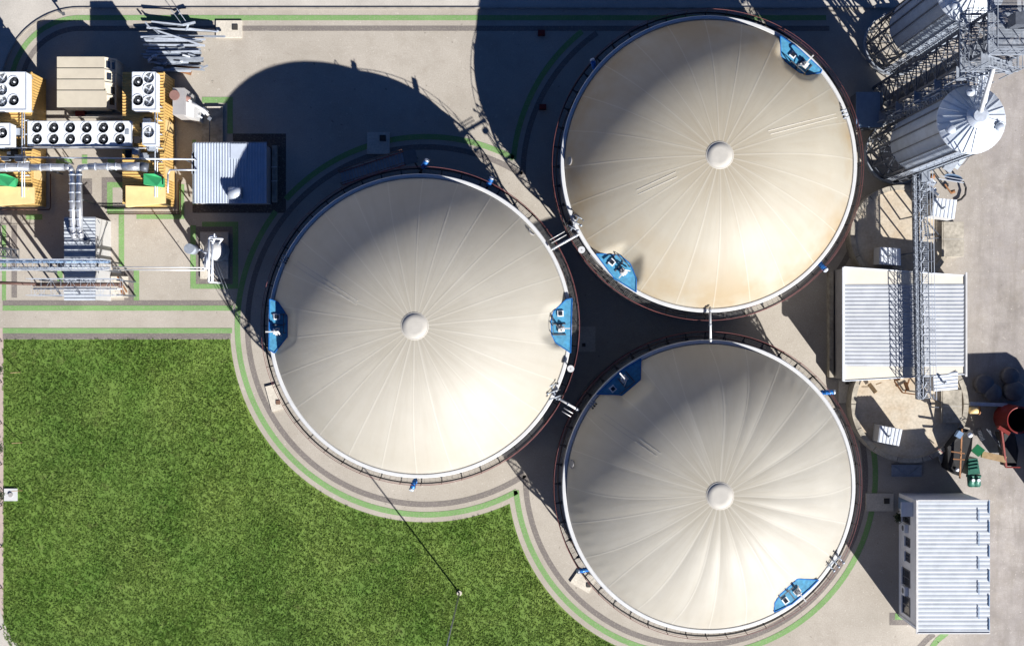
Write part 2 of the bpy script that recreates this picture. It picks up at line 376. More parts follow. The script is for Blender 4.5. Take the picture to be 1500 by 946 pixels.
struct(g.build('green_line', 'green'), 'green painted line on the ground'); struct(e.build('grey_line', 'grey'), 'grey painted line on the ground')
struct(dk.build('dark_surround', 'darkpaint'), 'dark painted surround of the blue grey roofed hut')
pth = MB(); rs(pth, -40, 480, 5, 1100, .006)
struct(pth.build('path', 'pinkpath'), 'narrow pinkish path along the left edge')
pc = MB(); pc.sheet([p[:2] for p in [P(-40,890),P(0,890),P(4,905),P(10,922),P(20,938),P(34,952),P(60,970),P(60,1060),P(-40,1060)]], .010)
struct(pc.build('path', 'road'), 'curved concrete path corner at the lower left')

# lawn : soil sheet + grass blades
def on_lawn(x, y):
    ok = (x > 6) & (y > 498)
    for k in (1,3): ok &= np.hypot(x-T[k]['c'][0], y-T[k]['c'][1]) > LAWN_R[k]+2.2
    ok &= ~((np.hypot(x-60, y-900) > 62) & (x < 60) & (y > 900)) & ~((x < 28) & (y > 714) & (y < 734))
    ok &= x < 980
    return ok
def lawn_poly():
    pts = [(5,497),(338,497)]
    c1, c3 = T[1]['c'], T[3]['c']; r1, r3 = LAWN_R[1], LAWN_R[3]
    a_start = math.atan2(497-c1[1], -math.sqrt(r1**2-(497-c1[1])**2))
    arc1 = []; a = a_start
    while a > 0:
        x, y = c1[0]+r1*math.cos(a), c1[1]+r1*math.sin(a)
        if math.hypot(x-c3[0], y-c3[1]) < r3: break
        arc1.append((x,y)); a -= .02
    arc3 = []; a = math.atan2(arc1[-1][1]-c3[1], arc1[-1][0]-c3[0])
    a = a if a > 0 else a+2*PI
    while True:
        x, y = c3[0]+r3*math.cos(a), c3[1]+r3*math.sin(a)
        arc3.append((x,y)); a -= .02
        if y > 969: break
    return [(5,497)] + arc1 + arc3 + [(arc3[-1][0],1010),(60,1010),(60,962)] + arc(60,900,62,90,180,8) 
lp = lawn_poly()
import bmesh
bm = bmesh.new(); vs = [bm.verts.new((P(x,y).x,P(x,y).y,.006)) for x,y in lp]; bmesh.ops.triangle_fill(bm, use_beauty=True, edges=[bm.edges.new((vs[i],vs[(i+1)%len(vs)])) for i in range(len(vs))])
bmesh.ops.recalc_face_normals(bm, faces=bm.faces)
for f in bm.faces:
    if f.normal.z < 0: f.normal_flip()
me = bpy.data.meshes.new('lawn_soil'); bm.to_mesh(me); bm.free(); me.materials.append(M['soil'])
ls = bpy.data.objects.new('lawn_soil', me); COL.objects.link(ls); struct(ls, 'ground under the lawn')
NT = 66000
tx = rng.uniform(4, 960, NT); ty = rng.uniform(496, 966, NT); k = on_lawn(tx, ty); tx = tx[k]; ty = ty[k]; nt_ = len(tx); BL = 11
patch = .5+.25*np.sin(tx*.031+2*np.sin(ty*.017))+.25*np.sin(ty*.043+2*np.sin(tx*.023))
th_ = rng.uniform(.08,.17,nt_)*(.75+.5*patch)*rng.choice([.7,1,1,1.2],nt_); trad = rng.uniform(.05,.14,nt_); tdir = rng.uniform(0,2*PI,nt_)
x = np.repeat((tx-750)*S, BL); y = np.repeat(-(ty-473)*S, BL); n = len(x)
la = np.where(rng.random(n) < .55, np.repeat(tdir,BL)+rng.normal(0,.5,n), rng.uniform(0,2*PI,n)); rr_ = np.repeat(trad,BL)*np.sqrt(rng.random(n))
bx = x+rr_*np.cos(la+1.); by = y+rr_*np.sin(la+1.); hgt = np.repeat(th_,BL)*rng.uniform(.5,1.0,n); wd = rng.uniform(.016,.038,n); lean = rng.uniform(.5,1.5,n)*hgt
V = np.zeros((n,3,3)); px_, py_ = -np.sin(la), np.cos(la)
V[:,0] = np.stack([bx-wd*px_, by-wd*py_, np.full(n,.005)],1); V[:,1] = np.stack([bx+wd*px_, by+wd*py_, np.full(n,.005)],1)
V[:,2] = np.stack([bx+lean*np.cos(la), by+lean*np.sin(la), hgt],1)
me = bpy.data.meshes.new('grass'); me.vertices.add(n*3); me.vertices.foreach_set('co', V.ravel()); me.loops.add(n*3); me.loops.foreach_set('vertex_index', np.arange(n*3))
me.polygons.add(n); me.polygons.foreach_set('loop_start', np.arange(0,n*3,3)); me.polygons.foreach_set('loop_total', np.full(n,3)); me.update(); me.validate(); me.materials.append(M['grass'])
go = bpy.data.objects.new('grass', me); COL.objects.link(go); tag(go, 'unmown green grass of the lawn beside the tanks', 'grass', kind='stuff')

# ------------------------------------------------------------------ digester tanks
def in_poly(x, y, poly):
    c = False; n = len(poly)
    for i in range(n):
        x1,y1 = poly[i]; x2,y2 = poly[(i+1)%n]
        if (y1 > y) != (y2 > y) and x < (x2-x1)*(y-y1)/(y2-y1)+x1: c = not c
    return c
def poly_dist(x, y, poly):
    best = 1e9; n = len(poly)
    for i in range(n):
        x1,y1 = poly[i]; x2,y2 = poly[(i+1)%n]; dx,dy = x2-x1,y2-y1
        t = max(0,min(1,((x-x1)*dx+(y-y1)*dy)/(dx*dx+dy*dy))); best = min(best, math.hypot(x-x1-t*dx, y-y1-t*dy))
    return -best if in_poly(x,y,poly) else best
RIM = 5.35
def make_tank(k, label, apex, nseam, phase, pillow, bow, mm, plats, motors, valves, sights, straps, discs):
    cx, cy = T[k]['c']; R = T[k]['R']*S; c = P(cx,cy); rnd = random.Random(k)
    root = thing('digester_tank', label, 'digester tank', c, 'domed digester tanks')
    # wall
    w = MB(); w.lathe([(R,.0),(R,RIM-.12)], 96, c[:2])
    for z in (1.3,2.6,3.9): w.lathe([(R,z-.05),(R+.035,z-.05),(R+.035,z+.05),(R,z+.05)], 96, c[:2], False)
    for i in range(48):
        a = 2*PI*i/48; p = c+Vector((math.cos(a),math.sin(a),0))*(R+.01); w.beam(p+Vector((0,0,.02)), p+Vector((0,0,RIM-.15)), .06)
    w.lathe([(R+.45,0),(R+.45,.22),(R,.22)], 96, c[:2], False)
    w.build('wall', 'wall', root)
    r = MB(); r.lathe([(R-.23,RIM-.12),(R-.23,RIM+.03),(R-.17,RIM+.08),(R+.05,RIM+.08),(R+.10,RIM+.03),(R+.10,RIM-.16),(R,RIM-.16)], 160, c[:2], False); rim = r.build('rim', 'rim', root)
    r = MB(); r.lathe([(R-.33,RIM),(R-.33,RIM+.07),(R-.26,RIM+.07),(R-.26,RIM)], 160, c[:2], False); r.build('clamp_ring', 'deck', rim)
    # dome
    RD = R-.20; rise = apex-RIM; RS = (RD*RD+rise*rise)/(2*rise); z0 = RIM-5.
    polys = []
    zpl = RIM+.32
    for pl in plats: polys.append([((P(*q,zpl)-c).x,(P(*q,zpl)-c).y) for q in pl])
    bows = [rnd.uniform(-1,1)*bow for _ in range(nseam)]; amps = [rnd.uniform(.6,1.35) for _ in range(nseam)]; gv = [rnd.random() for _ in range(nseam)]
    def surf(xx, yy):
        rr = math.hypot(xx,yy); z = RIM+rise*(1-min(rr/RD,1)**2.7)
        return z
    def dent(xx, yy, z):
        for pl in polys:
            d = poly_dist(xx,yy,pl)
            if d < 3.2:
                lim = zpl-.25 if d < -.05 else zpl-.06+max(d,0)*1.6
                kk = .16; h = max(kk-abs(lim-z),0)/kk; z = min(lim,z)-h*h*kk*.25
        return z
    sub = 12; N = nseam*sub; MR = 64; verts = []; sd = []; rt = []; gg = []
    for i in range(1,MR+1):
        t = (i/MR)**.9; rr = RD*t
        for j in range(N):
            s_, f = divmod(j, sub); f /= sub
            b = bows[s_]*(1-f)+bows[(s_+1)%nseam]*f
            a = 2*PI*(s_+f)/nseam+phase+b*math.sin(PI*min(t*1.02,1))*2*PI/nseam
            xx, yy = rr*math.cos(a), rr*math.sin(a)
            wt = (math.sin(PI*min(1,t**1.5)))**.7*(.3+.7*t)*(1 if k < 3 else .3+.9*max(0,.35+.65*math.cos(a+.75)))
            z = surf(xx,yy)+pillow*amps[s_]*(4*f*(1-f)-.6)*wt*(1 if f == 0 else 1)
            if t > .86:  # small gathers near the clamp ring
                z += .05*pillow/.1*math.sin(a*nseam*3+rnd.random()*.3)*((t-.86)/.14)*(1-t)/.07*.5
            z = dent(xx,yy,z)
            if i == MR: z = min(z, RIM+.02)
            verts.append((xx,yy,z)); sd.append(min(f,1-f)*2*PI*rr/nseam); rt.append(t); gg.append(gv[s_])
    faces = [((i-1)*N+j,i*N+j,i*N+(j+1)%N,(i-1)*N+(j+1)%N) for i in range(1,MR) for j in range(N)]
    faces.append(tuple(range(N)))
    me = bpy.data.meshes.new('dome'); me.from_pydata([(q[0],q[1],q[2]*ZS) for q in verts], [], faces); me.polygons.foreach_set('use_smooth', [True]*len(faces))
    for nm, vals in (('seam_d',sd),('rad_t',rt),('gore',gg)):
        at = me.attributes.new(nm,'FLOAT','POINT'); at.data.foreach_set('value', vals)
    me.materials.append(mm); me.update(); dome = bpy.data.objects.new('dome', me); COL.objects.link(dome); dome.parent = root
    cp = MB(); cp.lathe([(1.06,apex-.05),(1.05,apex+.012),(.55,apex+.015),(.0,apex+.017)], 40, c[:2], True)
    cap = cp.build('apex_cap', 'cap', dome)
    cr = MB(); cr.lathe([(.99,apex+.015),(1.05,apex+.017),(1.10,apex-.02)], 40, c[:2])
    cr.build('cap_ring', 'capgrid', cap)
    zs = lambda wx, wy: dent(wx-c.x, wy-c.y, surf(wx-c.x, wy-c.y))
    def on_dome(px, py):
        h = 8.
        for _ in range(12): p = P(px,py,h); h = .5*h+.5*zs(p.x,p.y)
        p = P(px,py,h); return Vector((p.x,p.y,zs(p.x,p.y)))
    # walkway on brackets
    zd = RIM-1.15; RO = R+.72
    d = MB()
    for i in range(6):
        q = R+.14+i*.105; d.lathe([(q,zd),(q+.024,zd)], 120, c[:2], False)
    for i in range(170):
        a = 2*PI*i/170; u = Vector((math.cos(a),math.sin(a),0)); d.beam(c+u*(R+.13)+Vector((0,0,zd-.02)), c+u*(RO)+Vector((0,0,zd-.02)), .02, .03)
    walk = d.build('walkway_deck', 'deck', root)
    d = MB(); d.lathe([(RO-.05,zd-.10),(RO+.05,zd-.10),(RO+.05,zd+.06),(RO-.05,zd+.06)], 96, c[:2], False, True); d.build('edge_beam', 'black', walk)
    NBK = 48
    bk = MB(); bk.beam(c+Vector((R+.08,0,zd-.08)), c+Vector((RO,0,zd-.05)), .085, .10); bk.beam(c+Vector((R+.06,0,zd-.75)), c+Vector((RO-.06,0,zd-.10)), .07, .07)
    bk.add([c+Vector((R+.10,-.16,zd-.02)), c+Vector((R+.42,-.04,zd-.02)), c+Vector((R+.42,.04,zd-.02)), c+Vector((R+.10,.16,zd-.02))], [(0,1,2,3)])
    b0 = bk.build('bracket', 'black', root)
    rl = MB()
    for zz, rr in ((zd+.45,.014),(zd+.9,.02)):
        rl.lathe([(RO+.02+rr*math.cos(a),zz+rr*math.sin(a)) for a in [2*PI*q/6 for q in range(6)]], 144, c[:2], True, True)
    rail = rl.build('handrail', 'red', root)
    ps = MB().beam(c+Vector((RO+.02,0,zd)), c+Vector((RO+.02,0,zd+.9)), .04); p0 = ps.build('post', 'brownpipe', rail)
    for i in range(1,NBK):
        dup(b0, root, (0,0,0), 2*PI*i/NBK); dup(p0, rail, (0,0,0), 2*PI*i/NBK)
    # brown ring main below the walkway
    rl = MB(); 
    for zz, q in ((2.6,.30),(2.25,.30)): rl.lathe([(R+q+.055*math.cos(a),zz+.055*math.sin(a)) for a in [2*PI*u/8 for u in range(8)]], 120, c[:2], True, True)
    rl.build('ring_pipe', 'brownpipe', root)
    # blue service platforms let into the dome
    for pl, rot in zip(polys, range(len(polys))):
        w2 = [(px_+c.x, py_+c.y) for px_,py_ in pl]
        pf = MB().prism(w2, RIM-.6, zpl).build('service_platform', 'blue', root)
        cc = Vector((sum(q[0] for q in w2)/len(w2), sum(q[1] for q in w2)/len(w2), zpl)); out = Vector((cc.x-c.x, cc.y-c.y, 0)).normalized(); tan = Vector((-out.y,out.x,0))
        fr = MB()
        for q0, q1 in zip(w2, w2[1:]+w2[:1]): fr.beam((q0[0],q0[1],zpl+.02),(q1[0],q1[1],zpl+.02), .07, .05)
        fr.build('platform_edge', 'bluemotor', pf)
        hp = cc+tan*(-.75 if rot else .75)+out*.05
        hb = MB().beam(hp-tan*.24+Vector((0,0,.05)), hp+tan*.24+Vector((0,0,.05)), .5, .12).build('hatch', 'white', pf)
        MB().beam(hp-tan*.15+Vector((0,0,.12)), hp+tan*.15+Vector((0,0,.12)), .30, .05).build('hatch_window', 'glass', hb)
        wc = cc+tan*(.45 if rot else -.45)
        wi = MB(); wi.beam(wc+Vector((0,0,.02)), wc+Vector((0,0,.85)), .12); wi.beam(wc+Vector((0,0,.85)), wc+out*.75+Vector((0,0,.9)), .10)
        wi.beam(wc-tan*.3+Vector((0,0,.08)), wc+tan*.3+Vector((0,0,.08)), .34, .14); wi.tube(wc+tan*.2+out*.22+Vector((0,0,.2)), wc-tan*.25+out*.22+Vector((0,0,.2)), .12)
        wi.beam(wc+tan*.35-out*.35+Vector((0,0,.2)), wc-tan*.05-out*.1+Vector((0,0,.45)), .08)
        wi.build('winch', 'whitepipe', pf)
        gr = MB()
        for s2 in (-1.05,-.1): gr.beam(cc+tan*s2*.9-out*.55+Vector((0,0,.04)), cc+tan*s2*.9+out*.45+Vector((0,0,.04)), .09, .08)
        gr.beam(cc-tan*.95-out*.6+Vector((0,0,.5)), cc+tan*.55-out*.6+Vector((0,0,.5)), .06); 
        for s2 in (-.95,-.2,.55): gr.beam(cc+tan*s2-out*.6, cc+tan*s2-out*.6+Vector((0,0,.5)), .06)
        gr.build('guard_frame', 'frame', pf)
    for (x0,y0),(x1,y1) in motors:      # blue stirrer drives through the wall, tilted
        a, b = P(x0,y0,RIM-.7), P(x1,y1,RIM-.3)
        mt = MB().tube(a, b, .19, 14); dd = (b-a).normalized()
        for q in (.25,.5,.75): mt.tube(a.lerp(b,q)-dd*.03, a.lerp(b,q)+dd*.03, .225, 14)
        mo = mt.build('stirrer_motor', 'bluemotor', root)
        MB().tube(b, b+dd*.14, .17, 14).tube(b+dd*.05, b+dd*.07, .22, 14).build('end_cap', 'galvlight', mo)
        br = MB().beam(a-dd*.5-Vector((0,0,.25)), a+dd*.1, .16, .2); br.tube(a-dd*.2+Vector((0,0,.1)), b+Vector((.3,.1,.2)), .025); br.build('motor_bracket', 'black', mo)
    for (vx,vy), ang, vs_ in valves:          # small bank of valves on the rim
        a = math.radians(ang); u = Vector((math.cos(a),math.sin(a),0))*vs_; t_ = Vector((-u.y,u.x,0)); b = P(vx,vy,RIM+.1+.2*vs_); vm = MB()
        vm.beam(b-t_*.75, b+t_*.75, .09)
        for q in (-.5,0,.5):
            vm.tube(b+t_*q-u*.5+Vector((0,0,.05)), b+t_*q+u*.55+Vector((0,0,.12)), .05); vm.ball(b+t_*q+u*.5+Vector((0,0,.13)), .12*vs_, 6, 8); vm.beam(b+t_*q-Vector((0,0,.5)), b+t_*q, .07)
        vm.build('valve_bank', 'galv', root)
        kn = MB()
        for q in (-.5,0,.5): kn.ball(b+t_*q-u*.5+Vector((0,0,.08)), .10*(.5+.5*vs_), 6, 8)
        kn.build('valve_knob', 'black', root)
    for sx, sy in sights:
        p = on_dome(sx,sy); nn = Vector((p.x-c.x,p.y-c.y,p.z-z0)).normalized(); u = nn.cross(Vector((0,0,1))).normalized(); v = nn.cross(u); sg = MB(); pts = []
        for q in range(20): pts.append(p+.30*(math.cos(2*PI*q/20)*u+math.sin(2*PI*q/20)*v)+nn*.03)
        for q in range(20): sg.tube(pts[q], pts[(q+1)%20], .045, 6)
        so = sg.build('sight_ring', 'wallgrey', dome)
        MB().tube(p-nn*.05, p+nn*.02, .27, 20).build('sight_glass', 'cap', so)
    for a, b in straps:
        st = MB(); pts = []
        for q in range(9): pts.append(on_dome(a[0]+(b[0]-a[0])*q/8, a[1]+(b[1]-a[1])*q/8)+Vector((0,0,.005+pillow*.25)))
        for p, q in zip(pts[:-1],pts[1:]): st.beam(p, q, .055, .03)
        st.build('dome_strap', 'strap', dome)
    for dx, dy in discs:
        b = P(dx,dy,RIM+.55); MB().tube(b-Vector((0,0,.06)), b, .28, 24).tube(b-Vector((0,0,1.1)), b, .05).build('relief_valve', 'rim', root)
    return root
mm1 = membrane_mat('membrane_plain', (.73,.695,.61), (.55,.505,.41), (.48,.41,.29), .25, .5)
mm2 = membrane_mat('membrane_ochre', (.72,.675,.565), (.57,.50,.38), (.56,.41,.22), .8, .9)
mm3 = membrane_mat('membrane_folded', (.73,.70,.62), (.55,.505,.41), (.48,.41,.30), .3, .95)
make_tank(1, 'leftmost cream domed tank, with lawn curving round its lower side', 9.5, 26, .10, .010, .05, mm1,
    [[(838,437),(829,439),(811,456),(807,470),(808,490),(814,502),(836,517)], [(395,438),(408,443),(421,463),(421,493),(402,517),(394,512)]],
    [((609,702),(603,716)),((619,246),(625,236)),((715,272),(720,262))], [((811,573),200,1),((417,380),150,.45)], [(778,340)],
    [((430,388),(522,446)),((436,383),(524,441))], [(836,540)])
make_tank(2, 'upper cream domed tank with ochre stains round its rim, beside the silos', 9.35, 24, .03, .010, .05, mm2,
    [[(1143,53),(1144,82),(1152,92),(1170,106),(1182,110),(1202,107),(1204,103),(1172,73)], [(873,372),(884,372),(908,374),(923,386),(932,408),(932,428),(900,408)]],
    [((1199,384),(1209,395)),((872,103),(868,89))], [((843,326),330,1),((1235,168),20,.6)], [(835,236)],
    [((935,285),(992,259)),((932,279),(990,252)),((1125,192),(1224,167)),((1128,197),(1226,172))], [(852,366)])
make_tank(3, 'lower cream domed tank with deep folds in its dome, nearest the white office', 9.45, 24, .0, .085, .34, mm3,
    [[(939,525),(938,556),(911,579),(906,578),(874,577),(880,571),(912,541)], [(1134,896),(1135,882),(1143,870),(1168,847),(1199,849),(1186,862),(1160,884)]],
    [((1199,575),(1221,574)),((863,833),(848,836))], [((868,592),140,.45),((1222,822),310,1)], [(838,679)],
    [((885,606),(968,664)),((880,611),(962,668))], [])

# pipes bridging the tanks
def bridge_pipe(label, a, b, h, extra=True):
    p, q = P(*a,h), P(*b,h); u = (q-p).normalized(); n = Vector((-u.y,u.x,0))
    r = thing('gas_pipe', label, 'pipe', (p+q)/2, 'pipes bridging the tanks')
    MB().tube(p, q, .095, 12).build('pipe', 'rim', r)
    if extra:
        for s_ in (.45,.75): MB().tube(p+n*s_+u*.3, q+n*s_-u*.9, .035).build('small_pipe', 'whitepipe', r)
    fl = MB()
    for t in (.1,.5,.9): fl.tube(p.lerp(q,t)-u*.04, p.lerp(q,t)+u*.04, .14, 12)
    fl.build('flange', 'galv', r)
bridge_pipe('white pipe joining the leftmost tank and the upper tank', (807,366), (848,343), 5.7)
bridge_pipe('white pipe joining the upper tank and the lower tank', (1040,449), (1041,503), 5.7, False)
bridge_pipe('grey white pipe joining the leftmost tank and the lower tank', (848,601), (816,582), 5.7)

# stair to the walkway of tank 1
def stair():
    a, b = P(500,262,.2), P(592,232,3.7); a2 = Vector((a.x,a.y,0)); u = (b-a).normalized(); hz = Vector((u.x,u.y,0)).normalized(); n = Vector((-hz.y,hz.x,0))
    r = thing('staircase', 'dark steel staircase climbing to the walkway of the leftmost tank', 'stairs', a2)
    for s_ in (-.55,.55): MB().beam(a+n*s_, b+n*s_, .07, .26).build('stringer', 'red', r)
    N = 22
    for i in range(N):
        p = a.lerp(b,(i+.5)/N); MB().beam(p-n*.52, p+n*.52, .17, .04).build('tread', 'galv', r)
    for s_ in (-.55,.55):
        h = MB(); h.beam(a+n*s_+Vector((0,0,1)), b+n*s_+Vector((0,0,1)), .05)
        for i in range(6): p = a.lerp(b,i/5)+n*s_; h.beam(p, p+Vector((0,0,1)), .04)
        h.build('handrail', 'brownpipe', r)
    pl = MB().beam(b-n*.55+hz*.5, b+n*.55+hz*.5, 1.1, .06); pl.build('landing', 'deck', r)
    lg = MB()
    for s_ in (-.5,.5): lg.beam(Vector((b.x,b.y,0))+n*s_+hz*.8, b+n*s_+hz*.8, .1)
    lg.build('support_post', 'black', r)
stair()

# concrete manhole pads
def pad(label, poly, lid, lidm='lid', h=.12, ls_=8):
    pts = [P(*q) for q in poly]; c = sum(pts, Vector())/len(pts)
    r = thing('manhole', label, 'manhole', c, 'concrete manhole pads')
    MB().prism([p[:2] for p in pts], .0, h).build('slab', 'concrete', r)
    p = P(*lid); w = ls_*S/2; MB().box(p.x-w,p.x+w,p.y-w,p.y+w,h,h+.05).build('lid', lidm, r)
R4 = lambda a,b,c_,d: [(a,b),(c_,b),(c_,d),(a,d)]
pad('square concrete pad with dark lid beside the top painted lines', R4(317,31,355,56), (345,41))
pad('concrete pad with dark lid in the shade above the leftmost tank', R4(538,194,571,226), (561,203), ls_=9)
pad('small concrete pad with rusty brown lid at the left foot of the leftmost tank', [(389,566),(404,562),(416,598),(399,603)], (408,589), 'lidbrown', ls_=6)
pad('concrete pad with dark lid below the lower tank', [(835,852),(849,832),(873,846),(862,868)], (862,856), ls_=6)
pad('grey concrete pad with dark lid beside the office', R4(1268,722,1308,748), (1298,733), ls_=8)
pad('concrete pad in the deep shade between the three tanks', R4(847,478,872,515), (855,505), ls_=5)
pad('concrete pad with dark lid below the hall corner', R4(1228,556,1252,590), (1240,560), ls_=5)

# lamp post on the lawn
def lamp_post():
    b = P(673,868); r = thing('lamp_post', 'tall thin lamp post standing on the lawn', 'lamp post', b)
    MB().tube(b, b+Vector((0,0,.12)), .22, 12).build('footing', 'concrete', r)
    MB().tube(b+Vector((0,0,.1)), b+Vector((-.3,-.6,12.6)), .075, 10, .045).build('pole', 'lamp', r)
    t = b+Vector((-.3,-.6,12.6)); MB().beam(t, t+Vector((.2,-.8,.12)), .08).build('arm', 'lamp', r)
    MB().beam(t+Vector((.15,-.6,.1)), t+Vector((.27,-1.15,.16)), .26, .1).build('lamp_head', 'galv', r)
lamp_post()

# ------------------------------------------------------------------ office at the lower right
def office():
    hw, he = 3.95, 4.15
    a, b = P(1344,732.5,hw), P(1344,927,hw); c_, d = P(1450,927,he), P(1450,732.5,he)
    x0, x1, y0, y1 = a.x+.12, c_.x-.15, b.y+.12, a.y-.12
    r = thing('office_building', 'white office building with ribbed white roof and windows, at the lower right', 'building', ((x0+x1)/2,(y0+y1)/2,0))
    MB().prism([(x0,y0),(x1,y0),(x1,y1),(x0,y1)], 0, [hw-.06,he-.06,he-.06,hw-.06]).build('wall', 'wallwhite', r)
    rf = MB().corr(b, c_, d, a, 31, .010, .68); rf.build('roof', 'roof', r)
    tr = MB(); tr.beam(a+Vector((-.03,.03,-.03)), b+Vector((-.03,-.03,-.03)), .16, .16); tr.beam(a, d, .1, .14); tr.beam(b, c_, .1, .14)
    tr.build('gutter', 'whitepipe', r)
    for i, (yy0,yy1) in enumerate(((746,764),(781,799),(817,835),(852,870),(888,906))):
        p, q = P(1434,yy0,he+.05), P(1434,yy1,he+.05); MB().beam(p,q,.06,.05).build('sheet_lap', 'bluegrey', r)
    for yy0,yy1 in ((733,752),(763,780),(799,816),(835,852),(871,888),(906,923)):
        p, q = P(1449,yy0,he+.05), P(1449,yy1,he+.05); MB().beam(p,q,.07,.06).build('sheet_lap', 'bluegrey', r)
    for ya, yb, z0, z1 in ((747,766,.9,2.3),(786,799,1.5,2.3),(808,821,1.5,2.3),(833,858,.9,2.3),(872,900,.9,2.3)):
        Y0, Y1 = P(0,yb,1.6).y, P(0,ya,1.6).y
        f = MB(); t = .1
        f.box(x0-.06,x0+.02,Y0,Y0+t,z0,z1).box(x0-.06,x0+.02,Y1-t,Y1,z0,z1).box(x0-.06,x0+.02,Y0+t,Y1-t,z0,z0+t).box(x0-.06,x0+.02,Y0+t,Y1-t,z1-t,z1).box(x0-.05,x0+.02,(Y0+Y1)/2-.04,(Y0+Y1)/2+.04,z0+t,z1-t)
        fo = f.build('window', 'frame', r); MB().box(x0-.025,x0+.02,Y0+t,Y1-t,z0+t,z1-t).build('pane', 'glass', fo)
        MB().box(x0-.16,x0,Y0-.05,Y1+.05,z0-.08,z0).build('sill', 'white', fo)
    for ya, yb in ((767,779),(858,871)):
        Y0, Y1 = P(0,yb,1.6).y, P(0,ya,1.6).y
        ac = MB().box(x0-.34,x0-.04,Y0,Y1,1.3,1.95).build('air_conditioner', 'white', r)
        MB().tube((x0-.34,(Y0+Y1)/2,1.62),(x0-.37,(Y0+Y1)/2,1.62),.24,16).build('fan_grille', 'frame', ac)
    Y = y1-.7
    ca = MB().box(x0-1.0,x0-.02,Y-.75,Y+.45,2.75,2.85).build('canopy', 'white', r)
    dr = MB().box(x0-.05,x0+.02,Y-.6,Y+.35,0,2.2).build('door', 'bluegrey', r); MB().ball((x0-.09,Y-.45,1.05),.05).build('handle', 'galv', dr)
    MB().tube((x0-.08,y0+.25,0),(x0-.08,y0+.25,hw-.1),.05).build('downpipe', 'white', r)
office()
def sapling(label, px, py, hgt, rad):
    b = P(px,py); r = thing('shrub', label, 'shrub', b); MB().tube(b, b+Vector((0,0,hgt*.6)), .04, 6, .02).build('trunk', 'bark', r); lf = MB()
    for i in range(520):
        u = Vector((random.gauss(0,1),random.gauss(0,1),random.gauss(0,1))).normalized()*rad*random.uniform(.3,1)*(1+.35*math.sin(7*i)); c = b+Vector((u.x,u.y,hgt*.6+u.z*.8))
        if c.z < .05: continue
        w = random.uniform(.05,.12); d = Vector((random.uniform(-1,1),random.uniform(-1,1),random.uniform(-.6,.6))).normalized()*w; e_ = Vector((random.uniform(-1,1),random.uniform(-1,1),random.uniform(-.3,.3))).normalized()*w
        lf.add([c-d,c+e_*.5,c+d,c-e_*.5],[(0,1,2,3)])
    lf.build('foliage', 'leaf', r)
sapling('dark shrub at the foot of the office wall', 1314, 756, .9, .45)
sapling('dark shrub on the left path, uppermost of the three by the lawn', 2, 541, 1.3, .55)
sapling('dark bushy shrub on the left path, middle one by the lawn', 3, 654, 1.4, .75)
sapling('dark shrub beside the small white square pad at the lawn edge', 3, 724, 1.3, .6)
wp = thing('planter_base', 'small white square concrete base at the left lawn edge', 'concrete base', P(17,724))
a = rect(7,715,26,733); MB().box(*a,0,.12).build('slab','rim',wp); MB().tube(P(17,724)+Vector((0,0,.1)),P(17,724)+Vector((0,0,.2)),.2,14).build('cap','wallgrey',wp)
fn = thing('wire_fence', 'thin wire fence along the left edge of the lawn', 'fence', P(4,720))
w = MB()
for z in (.4,.8,1.2,1.55): w.beam(P(3,498)+Vector((0,0,z)), P(3,985)+Vector((0,0,z)), .015)
w.build('wire', 'galvdark', fn)
for i, yy in enumerate(range(500,990,60)): MB().beam(P(3,yy), P(3,yy)+Vector((0,0,1.65)), .06).build('post', 'brownpipe', fn)
pst = []
for xx, yy, lab in ((31,545,'thin wooden stake leaning on the lawn by the uppermost left shrub'),(33,648,'thin wooden stake on the lawn by the middle left shrub'),(33,718,'thin wooden stake on the lawn by the small white base')):
    tag(MB().tube(P(xx,yy), P(xx-16,yy+1,.9), .03).build('stake', 'timber'), lab, 'stake', 'stakes at the lawn edge')

# ------------------------------------------------------------------ hall, pits, hatch huts (right)
def pit(label, cx, cy, R, h):
    c = P(cx,cy,h); c.z = 0; rr = R*S*(1-h/HC)
    r = thing('concrete_pit', label, 'pit', c, 'round concrete pits')
    MB().lathe([(rr,0),(rr,h),(rr-.42,h),(rr-.42,h-.12)], 90, c[:2], False).build('wall', 'slab', r)
    d = MB(); d.disc(c, rr-.42, h-.12, 72); d.build('cover', 'pit', r)
    j = MB()
    for i in range(14):
        a = 2*PI*i/14; u = Vector((math.cos(a),math.sin(a),0)); j.beam(c+u*(rr-.42)+Vector((0,0,h+.004)), c+u*(rr+.0)+Vector((0,0,h+.004)), .04,.02)
    j.build('joint', 'lid', r)
    return c
pit('round pale concrete pit above the hall', 1320, 345, 74, 1.3)
pit('round pale concrete pit below the hall', 1333, 592, 86, 1.3)
def flat_slab(label, poly, h, t):
    pts = [P(*q,h) for q in poly]; c = sum(pts,Vector())/len(pts)
    r = thing('cover_slab', label, 'slab', (c.x,c.y,h-t), 'cover slabs on the round pits')
    MB().prism([p[:2] for p in pts], h-t, h).build('slab', 'slab', r)
    (x0,y0),(x1,y1) = pts[0][:2], pts[2][:2]
    k_ = MB(); k_.box(min(x0,x1)-.02,max(x0,x1)+.02,(y0+y1)/2-.03,(y0+y1)/2+.03,h-.02,h+.008); k_.build('joint', 'capgrid', r)
    f = MB(); f.beam(pts[0]+Vector((-.1,0,0)), pts[3]+Vector((-.1,0,0)), .08,.1); f.build('frame', 'slab', r)
flat_slab('stained concrete cover slab with a split across it, above the hall', R4(1382,325,1412,376), 1.5, 1.5)
flat_slab('pale wooden framed cover slab right on the lower pit', R4(1381,571,1409,619), 1.45, .25)
